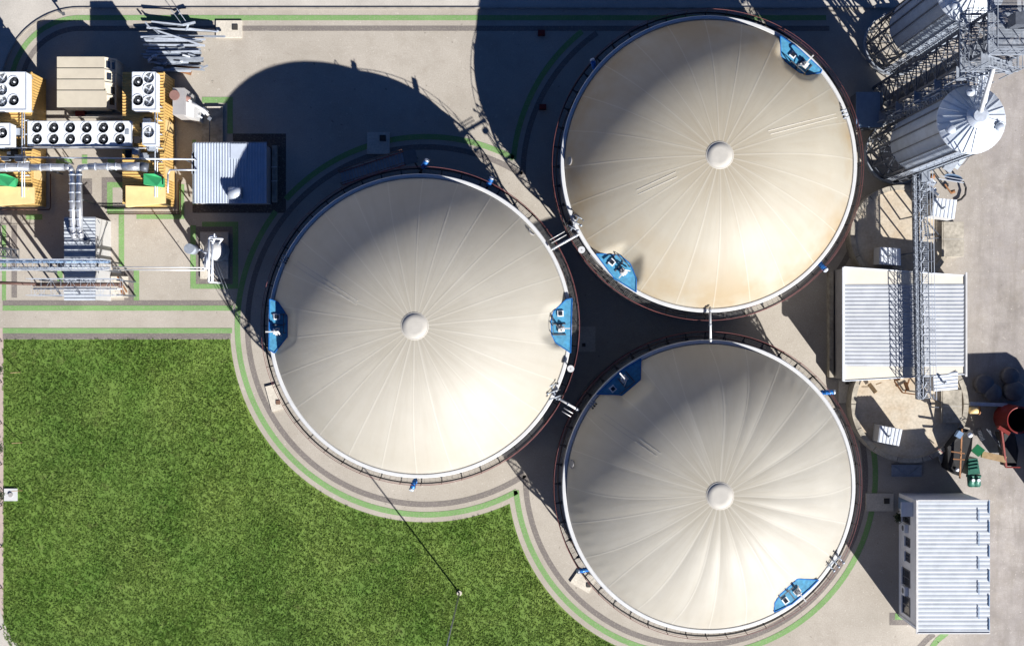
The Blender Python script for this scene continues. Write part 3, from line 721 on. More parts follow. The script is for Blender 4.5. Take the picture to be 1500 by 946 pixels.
def hut(label, poly, ribs_along, h0, h1, base):
    """poly: roof corners in photo pixels, NW NE SE SW, low eave west"""
    pts = [P(*q,h) for q,h in zip(poly,(h0,h1,h1,h0))]; c = sum(pts,Vector())/4
    r = thing('hatch_hut', label, 'hut', (c.x,c.y,base), 'small metal hatch huts')
    MB().prism([p[:2] for p in pts], base, [p.z-.05 for p in pts]).build('wall', 'lightgrey', r)
    a,b,c2,d = pts; rf = MB()
    g_ = .06
    if ribs_along == 'y': rf.corr(a, d, c2, b, 6, .025, .72)
    else: rf.corr(a, b, c2, d, 5, .025, .72)
    rf.build('roof', 'white', r)
    k_ = a.lerp(c2,.45)+Vector((-.1,-.1,0)); MB().tube(k_+Vector((0,0,0)), k_+Vector((0,0,.35)), .09).ball(k_+Vector((0,0,.38)),.14,6,10).build('vent', 'galv', r)
hut('white ribbed hatch hut right of the conveyor, above the hall', [(1368,290),(1402,293),(1398,321),(1364,316)], 'y', 2.6, 2.8, 0.0)
hut('white ribbed hatch hut just above the hall, crossed by lattice shadow', [(1289,362),(1319,364),(1320,389),(1288,387)], 'y', 2.5, 2.7, 1.18)
hut('white ribbed hatch hut at the lower right corner of the hall', [(1367,548),(1403,544),(1403,570),(1369,573)], 'x', 2.6, 2.8, 1.18)
hut('white ribbed hatch hut on the lower pit, near its lower left rim', [(1289,623),(1322,629),(1317,653),(1286,647)], 'y', 2.45, 2.65, 1.18)
def hall():
    hw, he = 3.0, 2.7
    a, b, c_, d = P(1236,391.5,hw), P(1413,404,he), P(1413,548,he), P(1236,558,hw)
    r = thing('hall', 'low hall with ribbed white roof between the two round pits', 'building', ((a.x+c_.x)/2,(a.y+c_.y)/2,0))
    q = [p.lerp((a+c_)/2,.02) for p in (a,b,c_,d)]
    MB().prism([p[:2] for p in q], 0, [p.z-.14 for p in q]).build('wall', 'wallgrey', r)
    up = Vector((0,0,0)); t = .15
    a1, b1 = P(1236,417,hw), P(1413,416,he); d1, c1 = P(1236,536,hw), P(1413,537,he)
    MB().add([a,b,b1,a1],[(3,2,1,0)]).build('roof_band', 'hallband', r); MB().add([d1,c1,c_,d],[(3,2,1,0)]).build('roof_band', 'hallband', r)
    dz = Vector((0,0,.02))
    MB().corr(a1+dz, b1+dz, c1+dz, d1+dz, 21, .019, .70).build('roof', 'roofhall', r)
    v = MB(); v.beam(a+Vector((-.05,0,.03)), d+Vector((-.05,0,.03)), .18,.2); v.beam(a+Vector((0,.03,0)),b+Vector((0,.03,0)),.07,.12); v.beam(d,c_,.07,.12); v.build('verge', 'white', r)
    gt = MB(); gt.beam(b+Vector((.18,.3,-.1)), c_+Vector((.18,-.2,-.1)), .16, .12); gt.build('gutter', 'whitepipe', r)
    MB().beam(b+Vector((0,.1,-.02)), c_+Vector((0,0,-.02)), .13,.2).build('gutter_recess', 'frame', r)
    lw = rect(1211,397,1217,552); MB().box(*lw,0,.7).build('low_wall', 'slab', r)
hall()
def conveyor():
    p, q = P(1347,250,3.5), P(1353,584,3.5); r = thing('conveyor', 'long galvanised lattice conveyor crossing the hall roof', 'conveyor', ((p.x+q.x)/2,(p.y+q.y)/2,0))
    ux = Vector((1,0,0))
    MB().truss(p-ux*.33, q-ux*.33, .42, .55, 34, .022).build('lattice', 'galvlight', r)
    tr = MB(); tr.beam(p-ux*.36+Vector((0,0,-.12)), q-ux*.36+Vector((0,0,-.12)), .5, .28); tr.build('trough', 'galvdark', r)
    w = MB()
    L = (q-p)
    for i in range(130):
        c = p+L*(i+.5)/130+ux*.30; w.beam(c-ux*.28, c+ux*.28, .05, .03)
    w.beam(p+ux*.02,q+ux*.02,.06,.1); w.beam(p+ux*.58,q+ux*.58,.06,.1); w.build('walkway', 'galv', r)
    MB().beam(p+Vector((.0,0,.05)), q+Vector((.0,0,.05)), .16,.12).build('belt', 'rubber', r)
    h = MB(); h.beam(p+ux*.62+Vector((0,0,1)),q+ux*.62+Vector((0,0,1)),.04); h.beam(p+ux*.62+Vector((0,0,.5)),q+ux*.62+Vector((0,0,.5)),.03)
    for i in range(21): c = p+L*i/20+ux*.62; h.beam(c,c+Vector((0,0,1)),.04)
    h.build('handrail','galvlight',r)
    h = MB(); o = ux*-.66; h.beam(p+o+Vector((0,0,.8)),q+o+Vector((0,0,.8)),.05); h.beam(p+o+Vector((0,0,.4)),q+o+Vector((0,0,.4)),.04)
    for i in range(31):
        c = p+L*i/30+o; h.beam(c,c+Vector((0,0,.8)),.05)
        if i < 30: h.beam(c,p+L*(i+1)/30+o+Vector((0,0,.8)),.035)
    h.build('handrail','galv',r)
    cv = MB()
    for i in range(22): c = p+L*(i+.5)/22+ux*.12; cv.beam(c+Vector((-.1,-.35,.1)), c+Vector((.2,.35,.25)), .05,.05)
    cv.build('brace', 'galvlight', r)
    for t in (.02,.2,.36,.97):
        for s_ in (-.5,.5):
            c = p+L*t+ux*s_; MB().beam(Vector((c.x+s_*.6,c.y,0)), c, .1).build('leg', 'galvdark', r)
    hd = MB().beam(p+Vector((.35,.2,.2)), p+Vector((.35,-.9,.2)), .7,.6); hd.build('drive_head', 'galv', r)
    MB().tube(p+Vector((.75,-.5,.3)), p+Vector((1.1,-.5,.3)), .2, 12).build('motor', 'rust', r)
conveyor()
# frame legs lying on pits
def davit(label, pts, h):
    r = MB()
    for a, b in pts: r.beam(P(*a,h), P(*b,h), .09, .09)
    tag(r.build('lifting_frame', 'galvdark'), label, 'lifting frame', 'steel lifting frames on the pits')
davit('dark bent steel frame leaning by the split cover slab', [((1359,325),(1380,350)),((1359,350),(1392,347)),((1358,325),(1362,350))], 1.35)
davit('dark bent steel frame beside the pale framed slab on the lower pit', [((1364,579),(1388,597)),((1361,583),(1364,596)),((1364,596),(1391,597))], 1.35)
def yellow_winch(label, pts, h, m='timber'):
    r = MB()
    for a, b, w in pts: r.beam(P(*a,h), P(*b,h+.3), w, w)
    tag(r.build('hoist', m), label, 'hoist', 'small hoists on the lower pit')
yellow_winch('rusty yellow hoist frame under the end of the conveyor', [((1310,558),(1322,575),.12),((1322,575),(1345,578),.1),((1326,560),(1330,572),.25),((1310,556),(1318,555),.2),((1332,555),(1326,574),.1)], 1.5, 'rust')
yellow_winch('small pale yellow hoist at the upper left of the lower pit', [((1273,562),(1283,575),.3),((1283,563),(1291,560),.08),((1262,566),(1273,566),.07)], 1.4)

# ------------------------------------------------------------------ silos and elevator
def silo(label, cx, cy):
    c = P(cx,cy); R = 40*S; z0, z1, z2 = 4.8, 13.3, 14.5
    r = thing('silo', label, 'silo', c, 'grain silos')
    MB().lathe([(46*S,0),(46*S,.5),(44*S,.5),(44*S,0)], 60, c[:2], False).build('base_ring', 'galv', r)
    prof = []
    n = 48
    for i in range(n+1): prof.append((R+.018*math.cos(PI*i), z0+(z1-z0)*i/n))
    MB().lathe(prof, 72, c[:2]).build('shell', 'silo', r)
    MB().lathe([(R,z0),(.3,1.9),(.3,1.5),(0,1.5)], 60, c[:2]).build('hopper', 'galvdark', r)
    st = MB().beam(c+Vector((R+.05,0,z0-.02)), c+Vector((R+.05,0,z1-.1)), .10,.08).build('stiffener', 'galvdark', r)
    lg = MB().beam(c+Vector((R+.05,0,0)), c+Vector((R+.05,0,z0+.1)), .16).build('leg', 'galvdark', r)
    for i in range(1,16): dup(st, r, (0,0,0), 2*PI*i/16)
    for i in range(1,12): dup(lg, r, (0,0,0), 2*PI*i/12)
    br = MB()
    for i in range(12):
        a, b = 2*PI*i/12, 2*PI*(i+1)/12; pa, pb = Vector((math.cos(a),math.sin(a),0))*(R+.05), Vector((math.cos(b),math.sin(b),0))*(R+.05)
        for s_ in (0,1): br.beam(c+(pa if s_ else pb)+Vector((0,0,.3)), c+(pb if s_ else pa)+Vector((0,0,z0-.2)), .07)
        for z in (.6,2.6): br.beam(c+pa+Vector((0,0,z)), c+pb+Vector((0,0,z)), .08)
        for z in (1.1,3.2):
            br.beam(c+pa*.3+Vector((0,0,z-.3)), c+pa+Vector((0,0,z)), .06)
    br.build('bracing', 'galvdark', r)
    co = MB().lathe([(R+.12,z1-.08),(R+.12,z1),(.75,z2-.35)], 60, c[:2]).build('cone_roof', 'siloroof', r)
    rb = MB()
    for i in range(26):
        a = 2*PI*(i+.5)/26; u = Vector((math.cos(a),math.sin(a),0)); rb.beam(c+u*(R+.1)+Vector((0,0,z1+.03)), c+u*.75+Vector((0,0,z2-.31)), .06,.09)
    rb.build('rib', 'siloroof', co)
    cp = MB().lathe([(.8,z2-.4),(.8,z2-.22),(.45,z2-.02),(.45,z2+.1),(0,z2+.12)], 28, c[:2], False).build('apex_cap', 'galvlight', co)
    for a in (100,205,340):
        a = math.radians(a+ (20 if cy < 100 else 0)); u = Vector((math.cos(a),math.sin(a),0)); b = c+u*(R*.80)+Vector((0,0,z1+.25))
        MB().tube(b-Vector((0,0,.15)), b+Vector((0,0,.25)), .22, 14).ball(b+Vector((0,0,.30)), .34, 8, 16, .6).build('roof_vent', 'galvlight', co)
    ld = MB(); a = math.radians(250); u = Vector((math.cos(a),math.sin(a),0)); t = Vector((-u.y,u.x,0))
    for s_ in (-.22,.22): ld.beam(c+u*(R+.22)+t*s_+Vector((0,0,.3)), c+u*(R+.22)+t*s_+Vector((0,0,z1+.7)), .05)
    for i in range(40): z = .5+i*.33; ld.beam(c+u*(R+.22)-t*.22+Vector((0,0,z)), c+u*(R+.22)+t*.22+Vector((0,0,z)), .03)
    for i in range(9):
        z = 2.5+i*1.3
        ld.lathe([(.36,z),(.36,z+.06)], 12, (c+u*(R+.5))[:2], False)
    ld.build('ladder', 'galvlight', r)
silo('upper steel silo at the top right corner', 1310, 66)
silo('lower steel silo with white ribbed cone roof, below the elevator tower', 1311, 225)
def tower():
    c = P(1300,150); hw = 1.25; top = 20.5
    r = thing('elevator_tower', 'tall lattice bucket elevator tower between the two silos', 'tower', c)
    for sx in (-1,1):
        for sy in (-1,1): MB().beam(c+Vector((sx*hw,sy*hw,0)), c+Vector((sx*hw,sy*hw,top)), .16).build('post', 'galvdark', r)
    br = MB(); n = 12
    cs = [Vector((-hw,-hw,0)),Vector((hw,-hw,0)),Vector((hw,hw,0)),Vector((-hw,hw,0))]
    for i in range(n):
        za, zb = top*i/n, top*(i+1)/n
        for k_ in range(4):
            a, b = c+cs[k_], c+cs[(k_+1)%4]
            br.beam(a+Vector((0,0,zb)), b+Vector((0,0,zb)), .09); br.beam(a+Vector((0,0,za)), b+Vector((0,0,zb)), .07); br.beam(b+Vector((0,0,za)), a+Vector((0,0,zb)), .07)
    br.build('bracing', 'galvdark', r)
    for dx in (-.5,.5): MB().box(c.x+dx-.22,c.x+dx+.22,c.y-.18,c.y+.18,.3,top+.8).build('elevator_leg', 'galvdark', r)
    st = MB()
    for i in range(11):     # zigzag stair flights on the south side
        za, zb = 1.7*i, 1.7*(i+1); s_ = 1 if i % 2 else -1
        a, b = c+Vector((-s_*hw,-hw-.45,za+.2)), c+Vector((s_*hw,-hw-.45,zb+.2))
        for o in (-.33,.33): st.beam(a+Vector((0,o,0)), b+Vector((0,o,0)), .05,.14); st.beam(a+Vector((0,o,.95)), b+Vector((0,o,.95)), .04)
        for j in range(8): p = a.lerp(b,(j+.5)/8); st.beam(p+Vector((0,-.33,0)),p+Vector((0,.33,0)),.16,.03)
        st.beam(b+Vector((0,-.5,0)), b+Vector((0,.5,0)), .5,.05)
        st.beam(Vector((b.x+s_*.25,b.y-.4,0)) if i == 0 else b+Vector((s_*.25,-.4,-1.7)), b+Vector((s_*.25,-.4,1.)), .06)
    st.build('stair', 'galv', r)
    for z, e_ in ((top,.55),(top-3.4,.7)):
        pf = MB()
        for i in range(40): y_ = c.y-hw-e_+i*(2*hw+2*e_)/39; pf.beam((c.x-hw-e_,y_,z),(c.x+hw+e_,y_,z),.045 if z < top else .06,.03)
        for s_ in (-1,1): pf.beam((c.x-hw-e_,c.y+s_*(hw+e_),z-.05),(c.x+hw+e_,c.y+s_*(hw+e_),z-.05),.1,.2); pf.beam((c.x+s_*(hw+e_),c.y-hw-e_,z-.05),(c.x+s_*(hw+e_),c.y+hw+e_,z-.05),.1,.2)
        po = pf.build('platform', 'galv', r); rl = MB()
        q = [Vector((c.x+a*(hw+e_),c.y+b*(hw+e_),z)) for a,b in ((-1,-1),(1,-1),(1,1),(-1,1))]
        for i in range(4):
            for zz in (.55,1.1): rl.beam(q[i]+Vector((0,0,zz)), q[(i+1)%4]+Vector((0,0,zz)), .05)
            for j in range(4): p = q[i].lerp(q[(i+1)%4],j/4); rl.beam(p,p+Vector((0,0,1.1)),.05)
        rl.build('railing', 'galv', po)
    hd = MB().box(c.x-.95,c.x+.95,c.y-.4,c.y+.4,top+.7,top+1.6); ho = hd.build('elevator_head', 'galvdark', r)
    MB().tube((c.x+.2,c.y-.9,top+1.1),(c.x+.2,c.y-.4,top+1.1),.22,14).build('motor', 'white', ho)
    sp = MB().tube(P(1456,97,17.6), P(1437,163,14.6), .16, 12); sp.build('spout_pipe', 'rim', r)
    sp = MB().tube(c+Vector((.3,.6,18.5)), P(1310,66)+Vector((0,0,14.6)), .16, 12); sp.build('spout_pipe', 'galvlight', r)
    cw = MB().truss(P(1446,100,16.2), P(1436,150,14.6), .6,.5,6,.03); cw.build('catwalk', 'galvlight', r)
    # lower conveyor gallery alongside
    g2 = P(1300,188); 
    MB().truss(Vector((g2.x,g2.y,.2)), Vector((g2.x,g2.y,13.2)), .9, .8, 16, .035).build('ladder_cage', 'galvlight', r)
tower()
bxr = thing('plant_box', 'small flat blue grey roofed box between the upper tank and the silos', 'box', P(1272,160))
a = rect(1255,136,1292,186,1.5); MB().box(*a,0,1.45).build('wall','galvdark',bxr); MB().box(a[0]-.05,a[1]+.05,a[2]-.05,a[3]+.05,1.452,1.53).build('lid','bluegrey',bxr)
def screw():
    a, b = P(1386,250,1.1), P(1424,200,2.2); r = thing('trough_conveyor', 'grey trough conveyor lying below the lower silo', 'conveyor', ((a.x+b.x)/2,(a.y+b.y)/2,0))
    MB().beam(a,b,.75,.35).build('trough','galv',r); MB().beam(a+Vector((.75,.2,0)),b+Vector((.75,.2,0)),.5,.06).build('walkway','galvlight',r)
    h = MB(); h.beam(a+Vector((1.05,.4,.9)),b+Vector((1.05,.4,.9)),.05)
    for i in range(5): p = a.lerp(b,i/4)+Vector((1.05,.4,0)); h.beam(p,p+Vector((0,0,.9)),.04)
    h.build('handrail','galvdark',r)
    l = MB()
    for p in (a.lerp(b,.15),a.lerp(b,.85)): l.beam(Vector((p.x,p.y,0)),p,.1)
    l.build('leg','galvdark',r); p = a.lerp(b,.55); MB().beam(p+Vector((-.35,0,.25)),p+Vector((.35,0,.25)),.5,.2).build('cover','white',r)
screw()
bl = thing('intake_funnel','blue grey dish shaped intake funnel at the foot of the lower silo','funnel',P(1397,262))
c = P(1396,261,1.1); f = MB(); A_, B_ = P(1385,257,1.2), P(1411,262,1.2); d_ = (B_-A_).normalized(); n_ = Vector((-d_.y,d_.x,0)); N_ = 24
ring = [c+Vector((0,0,.1))+d_*(.80*math.cos(2*PI*i/N_))+n_*(.32*math.sin(2*PI*i/N_)) for i in range(N_)]; low = [c+Vector((0,0,-.45))+(p-c)*.45*1.0-Vector((0,0,.05)) for p in ring]
f.add(ring+low, [(i,(i+1)%N_,N_+(i+1)%N_,N_+i) for i in range(N_)]+[tuple(range(N_,2*N_))], True); f.build('bowl','bluegrey',bl)
MB().beam(P(1375,262,1.2),P(1412,268,1.2),.08).beam(P(1378,258,1.2),P(1412,264,1.2),.06).build('rail','galvlight',bl)
l = MB()
for i in range(3): u = Vector((math.cos(2.1*i),math.sin(2.1*i),0))*.5; l.beam(Vector((c.x,c.y,0))+u, Vector((c.x,c.y,.8))+u, .07)
l.build('leg','galvdark',bl)
pts = [P(1411,266,.5)+Vector((0,0,0)), P(1415,275,.4), P(1414,285,.25), P(1408,292,.15), P(1400,295,.1)]
tag(MB().path(pts, .09).build('hose','rubber'), 'thick black hose curving beside the ribbed hut at the yard edge', 'hose')
mt = MB().beam(P(1384,270,.5),P(1393,283,.4),.12); mt.tube(P(1392,282,.3),P(1399,280,.4),.16,10)
tag(mt.build('drain_pump','rust'), 'small rusty pump on an arm between the funnel and the ribbed hut', 'pump')
cl = MB()
for i in range(10): a_ = P(1364+random.uniform(-10,10),276+random.uniform(-9,8),2.2+random.uniform(-.4,.6)); cl.beam(a_, a_+Vector((random.uniform(-.8,.8),random.uniform(-.8,.8),random.uniform(-.3,.3))), random.uniform(.06,.22))
cl.beam(P(1352,258,2.0),P(1372,290,2.4),.08); cl.beam(P(1360,262,0),P(1360,262,2.4),.12)
tag(cl.build('valve_station','galvlight'), 'cluttered light valve station beside the head of the lattice conveyor', 'valve station')

# ------------------------------------------------------------------ feeder: red hopper, green drive, belts, bales
def feeder():
    h = 2.3; c = P(1494,615,h); c.z = 0; R = 1.12
    r = thing('red_hopper', 'red round feed hopper with dark open inside, at the right edge', 'hopper', c)
    MB().lathe([(R*1.05,.25),(R*1.05,1.0),(R,h),(R+.05,h+.04),(R-.10,h+.04),(R-.12,h-.1)], 48, c[:2]).build('drum','redbin',r)
    MB().lathe([(R-.12,h-.1),(R-.2,.8),(0,.7)], 48, c[:2]).build('inside','rubber',r)
    for i in range(4): a = PI/4+i*PI/2; p = c+Vector((math.cos(a),math.sin(a),0))*R*.8; MB().beam(p,p+Vector((0,0,.5)),.2).build('leg','redbin',r)
    MB().prism([P(x_,y_,1.7)[:2] for x_,y_ in ((1468,634),(1484,635),(1493,660),(1492,683),(1476,683),(1473,656))],.5,[2.0,2.0,1.6,1.4,1.4,1.6]).build('chute','rubber',r)
    fr = MB(); fr.beam(P(1466,626,1.9),P(1473,683,1.5),.14,.4); fr.beam(P(1473,684,1.5),P(1494,684,1.5),.10,.3); fr.beam(P(1462,625,2.0),P(1478,635,2.0),.3,.4); fr.build('chute_frame','redbin',r)
    lad = MB()
    for s_ in (0,6): lad.beam(P(1430+s_,628-s_*.3,.3),P(1436+s_,645-s_*.3,2.4),.05)
    for i in range(9): t = i/8; lad.beam(P(1430+6*t,628+17*t,.3+2.1*t),P(1436+6*t,626+17*t,.3+2.1*t),.04)
    lad.build('ladder','galvdark',r)
feeder()
def drive():
    r = thing('mixer_drive', 'dark green gearbox and motors of the feed mixer beside the red hopper', 'gearbox', P(1423,680))
    b = rect(1418,672,1435,696,1.6)
    MB().prism([P(1419,672,1.6)[:2],P(1432,671,1.6)[:2],P(1436,694,1.6)[:2],P(1418,695,1.6)[:2]],.3,1.6).build('housing','machine',r)
    ca = MB()
    for yy in (676,681,686): ca.beam(P(1420,yy+2,1.63),P(1433,yy,1.63),.1,.1)
    ca.build('casing_rib','machine',r)
    for xx in (1422,1430):
        p, q = P(xx,695,1.35), P(xx+1,711,1.35); mo = MB().tube(p,q,.33,14).build('motor','machine',r)
        MB().tube(p+Vector((0,.0,.02)),p-Vector((0,.18,-.02)),.4,14).tube(q,q-Vector((0,.1,0)),.25,14).build('motor_flange','machine',mo)
        MB().tube(p.lerp(q,.45)+Vector((0,0,.28)),p.lerp(q,.45)+Vector((0,0,.42)),.14,10).build('terminal_box','white',mo)
    MB().beam(P(1427,655,1.5),P(1438,664,1.7),.7,.8).build('coupling_guard','greenbox',r)
    MB().beam(P(1438,665,1.6),P(1473,673,1.6),.55,.3).build('shaft_cover','timber',r)
    tw = MB().prism([P(1392,656,2.4)[:2],P(1414,628,2.4)[:2],P(1424,630,2.4)[:2],P(1424,660,2.4)[:2],P(1414,700,2.4)[:2],P(1398,690,2.4)[:2]],.1,[1.9,2.6,2.6,2.3,1.5,1.3]); tw.build('mixer_trough','rubber',r)
    fr = MB(); fr.beam(P(1409,628,2.9),P(1406,700,1.9),.12); fr.beam(P(1393,661,2.7),P(1413,664,2.7),.1); fr.beam(P(1396,672,2.6),P(1413,673,2.6),.1); fr.build('frame','rust',r)
    MB().beam(P(1402,640,2.9),P(1407,632,2.9),.45,.5).build('control_box','bluegrey',r)
    MB().ball(P(1421,637,2.8),.22,8,12).build('cap','white',r)
    MB().tube(P(1400,687,1.6),P(1404,688,1.6),.15,10).build('roller','white',r)
drive()
bm_ = MB()
for a, b in (((1445,628),(1470,660)),((1449,630),(1474,660))): bm_.beam(P(*a,1.3),P(*b,1.3),.09)
tag(bm_.build('drag_bars','galvdark'),'dark steel bars slanting between hopper and green gearbox','steel bars')
tw = thing('yellow_pipe_end','small yellow rusted valve at the right rim of the lower pit','valve',P(1428,602))
MB().tube(P(1420,601,.9),P(1433,601,.9),.28,12).build('body','tan',tw); MB().tube(P(1433,601,.9),P(1435,601,.9),.36,12).build('flange','rust',tw)
rp = thing('guard_beam','pale steel beam along the dark shade beside the lower pit','beam',P(1445,592)); MB().beam(P(1420,591,.6),P(1475,593,.6),.3,.25).build('beam','galvlight',rp); MB().beam(P(1430,591),P(1430,591,.55),.12).beam(P(1465,592),P(1465,592,.55),.12).build('leg','galvdark',rp)
for x_, y_, rr, lb in ((1438,562,.85,'dark round bale in the hopper shadow, left of the two beside it'),(1450,574,.8,'dark round bale in the hopper shadow, nearest the pale steel beam'),(1482,572,.9,'dark round bale in the hopper shadow, rightmost'),(1476,550,.75,'dark round bale in the hopper shadow, uppermost')):
    b = P(x_,y_); m_ = MB(); m_.lathe([(rr*.9,0),(rr,.1),(rr,.5),(rr*.88,.62),(0,.64)],28,b[:2]); tag(m_.build('bale','bale'),lb,'bale','dark bales in the hopper shadow')
fb = thing('feed_bin','large grey feed bin beyond the right photo edge, casting shadow over the bales','bin',P(1545,676))
pl_ = [P(x_,y_)[:2] for x_,y_ in ((1506,640),(1562,638),(1576,646),(1586,662),(1588,716),(1506,716))]; MB().prism(pl_,.2,3.75).build('body','galvdark',fb); MB().prism([((x_-fb.location.x)*1.04+fb.location.x,(y_-fb.location.y)*1.04+fb.location.y) for x_,y_ in pl_],3.752,3.9).build('rim','galv',fb)
# grating panel in the shade below the lower pit
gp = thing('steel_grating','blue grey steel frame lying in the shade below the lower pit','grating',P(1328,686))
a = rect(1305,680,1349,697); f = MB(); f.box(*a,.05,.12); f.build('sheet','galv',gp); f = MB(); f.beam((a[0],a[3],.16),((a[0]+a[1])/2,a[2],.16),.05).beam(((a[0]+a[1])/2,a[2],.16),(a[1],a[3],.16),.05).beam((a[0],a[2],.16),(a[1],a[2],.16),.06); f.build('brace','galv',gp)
bars = thing('step_ladder','pale red topped steps at the bottom rim of the lower pit','steps',P(1372,668)); MB().beam(P(1376,660,1.3),P(1381,676,.3),.45,.1).build('tread_plate','lightgrey',bars); MB().beam(P(1374,657,1.6),P(1381,663,1.6),.06).beam(P(1361,667,1.5),P(1366,672,1.5),.06).build('handrail','red',bars)

# ------------------------------------------------------------------ left plant: containers, coolers, ducts
def cell_deck(mb, cx, cy, hx, hy, r, z, n=32):
    vs = []; 
    for i in range(n):
        a = 2*PI*(i+.5)/n; ca, sa = math.cos(a), math.sin(a); k_ = min(hx/abs(ca) if abs(ca) > 1e-6 else 1e9, hy/abs(sa) if abs(sa) > 1e-6 else 1e9)
        vs += [(cx+r*ca,cy+r*sa,z),(cx+k_*ca,cy+k_*sa,z)]
    fs = [(2*i,2*i+1,2*((i+1)%n)+1,2*((i+1)%n)) for i in range(n)]
    o = len(mb.v); mb.add(vs, fs)
    for sx, sy in ((1,1),(-1,1),(-1,-1),(1,-1)):   # corner triangles
        idx = [i for i in range(n)]
        best = sorted(idx, key=lambda i: (vs[2*i+1][0]-cx-sx*hx)**2+(vs[2*i+1][1]-cy-sy*hy)**2)[:2]
        a_, b_ = sorted(best)
        if b_-a_ > 2: a_, b_ = b_, a_
        mb.add([vs[2*a_+1],(cx+sx*hx,cy+sy*hy,z),vs[2*b_+1]],[(0,1,2)])
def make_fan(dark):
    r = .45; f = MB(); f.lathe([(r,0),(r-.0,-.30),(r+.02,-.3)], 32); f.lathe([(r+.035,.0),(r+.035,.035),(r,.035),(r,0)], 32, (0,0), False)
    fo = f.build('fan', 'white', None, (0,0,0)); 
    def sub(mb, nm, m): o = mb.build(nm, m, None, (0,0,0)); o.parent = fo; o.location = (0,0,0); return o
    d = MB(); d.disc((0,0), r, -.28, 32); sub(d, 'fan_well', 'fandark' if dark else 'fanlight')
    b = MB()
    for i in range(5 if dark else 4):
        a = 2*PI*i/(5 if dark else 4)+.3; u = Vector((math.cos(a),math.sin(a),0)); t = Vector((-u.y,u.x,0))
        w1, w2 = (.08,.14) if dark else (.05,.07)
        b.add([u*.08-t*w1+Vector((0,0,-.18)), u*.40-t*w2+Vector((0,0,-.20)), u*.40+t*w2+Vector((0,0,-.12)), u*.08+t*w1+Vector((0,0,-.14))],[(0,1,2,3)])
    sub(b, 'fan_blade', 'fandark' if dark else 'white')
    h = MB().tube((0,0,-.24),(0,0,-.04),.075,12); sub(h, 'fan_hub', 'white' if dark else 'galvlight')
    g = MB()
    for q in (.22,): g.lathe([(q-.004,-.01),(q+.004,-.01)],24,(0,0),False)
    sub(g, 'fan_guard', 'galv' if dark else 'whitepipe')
    return fo
FAN = {True: make_fan(True), False: make_fan(False)}; used = {True: False, False: False}
def cooler(label, x0, y0, x1, y1, h, fans, body=.9, legs=True):
    a = rect(x0,y0,x1,y1,h); cx, cy = (a[0]+a[1])/2, (a[2]+a[3])/2
    r = thing('dry_cooler', label, 'cooler', (cx,cy,h-body-.45), 'white fan coolers')
    b = MB(); z0 = h-body
    b.add([(a[0],a[2],z0),(a[1],a[2],z0),(a[1],a[3],z0),(a[0],a[3],z0),(a[0],a[2],h-.02),(a[1],a[2],h-.02),(a[1],a[3],h-.02),(a[0],a[3],h-.02)],[(0,3,2,1),(0,1,5,4),(1,2,6,5),(2,3,7,6),(3,0,4,7)])
    b.build('casing', 'white', r)
    d = MB(); pts = [P(fx,fy,h) for fx,fy,_ in fans]
    # fan deck: rows of cells, holes cut for the fans
    ys = sorted(set(round(p.y,2) for p in pts)); 
    X0, X1, Y0, Y1 = a
    hs = .475
    cells = []
    for p in pts: cells.append((p.x-hs,p.x+hs,p.y-hs,p.y+hs)); cell_deck(d,p.x,p.y,hs,hs,.455,h)
    # fill remaining deck by scanline strips
    xs = sorted(set([X0,X1]+[max(X0,min(X1,q)) for c_ in cells for q in c_[:2]])); yy = sorted(set([Y0,Y1]+[max(Y0,min(Y1,q)) for c_ in cells for q in c_[2:]]))
    for i in range(len(xs)-1):
        for j in range(len(yy)-1):
            mx, my = (xs[i]+xs[i+1])/2, (yy[j]+yy[j+1])/2
            if xs[i+1]-xs[i] < 1e-4 or yy[j+1]-yy[j] < 1e-4: continue
            if any(c_[0] < mx < c_[1] and c_[2] < my < c_[3] for c_ in cells): continue
            d.add([(xs[i],yy[j],h),(xs[i+1],yy[j],h),(xs[i+1],yy[j+1],h),(xs[i],yy[j+1],h)],[(0,1,2,3)])
    d.build('fan_deck', 'white', r)
    tr = MB()
    for s_ in (a[2],a[3]): tr.beam((a[0],s_,h),(a[1],s_,h),.06,.08)
    for s_ in (a[0],a[1]): tr.beam((s_,a[2],h),(s_,a[3],h),.06,.08)
    tr.build('edge_trim', 'galvlight', r)
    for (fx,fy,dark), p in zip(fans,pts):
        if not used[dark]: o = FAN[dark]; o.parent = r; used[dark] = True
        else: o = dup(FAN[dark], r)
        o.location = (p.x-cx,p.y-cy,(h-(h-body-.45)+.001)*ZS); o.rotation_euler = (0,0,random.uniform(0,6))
    for sx in (a[0]+.15,a[1]-.15):
        for sy in (a[2]+.15,a[3]-.15): MB().beam((sx,sy,z0-.45),(sx,sy,z0),.1).build('leg', 'galv', r)
    return r
CH = 2.45   # container roof height
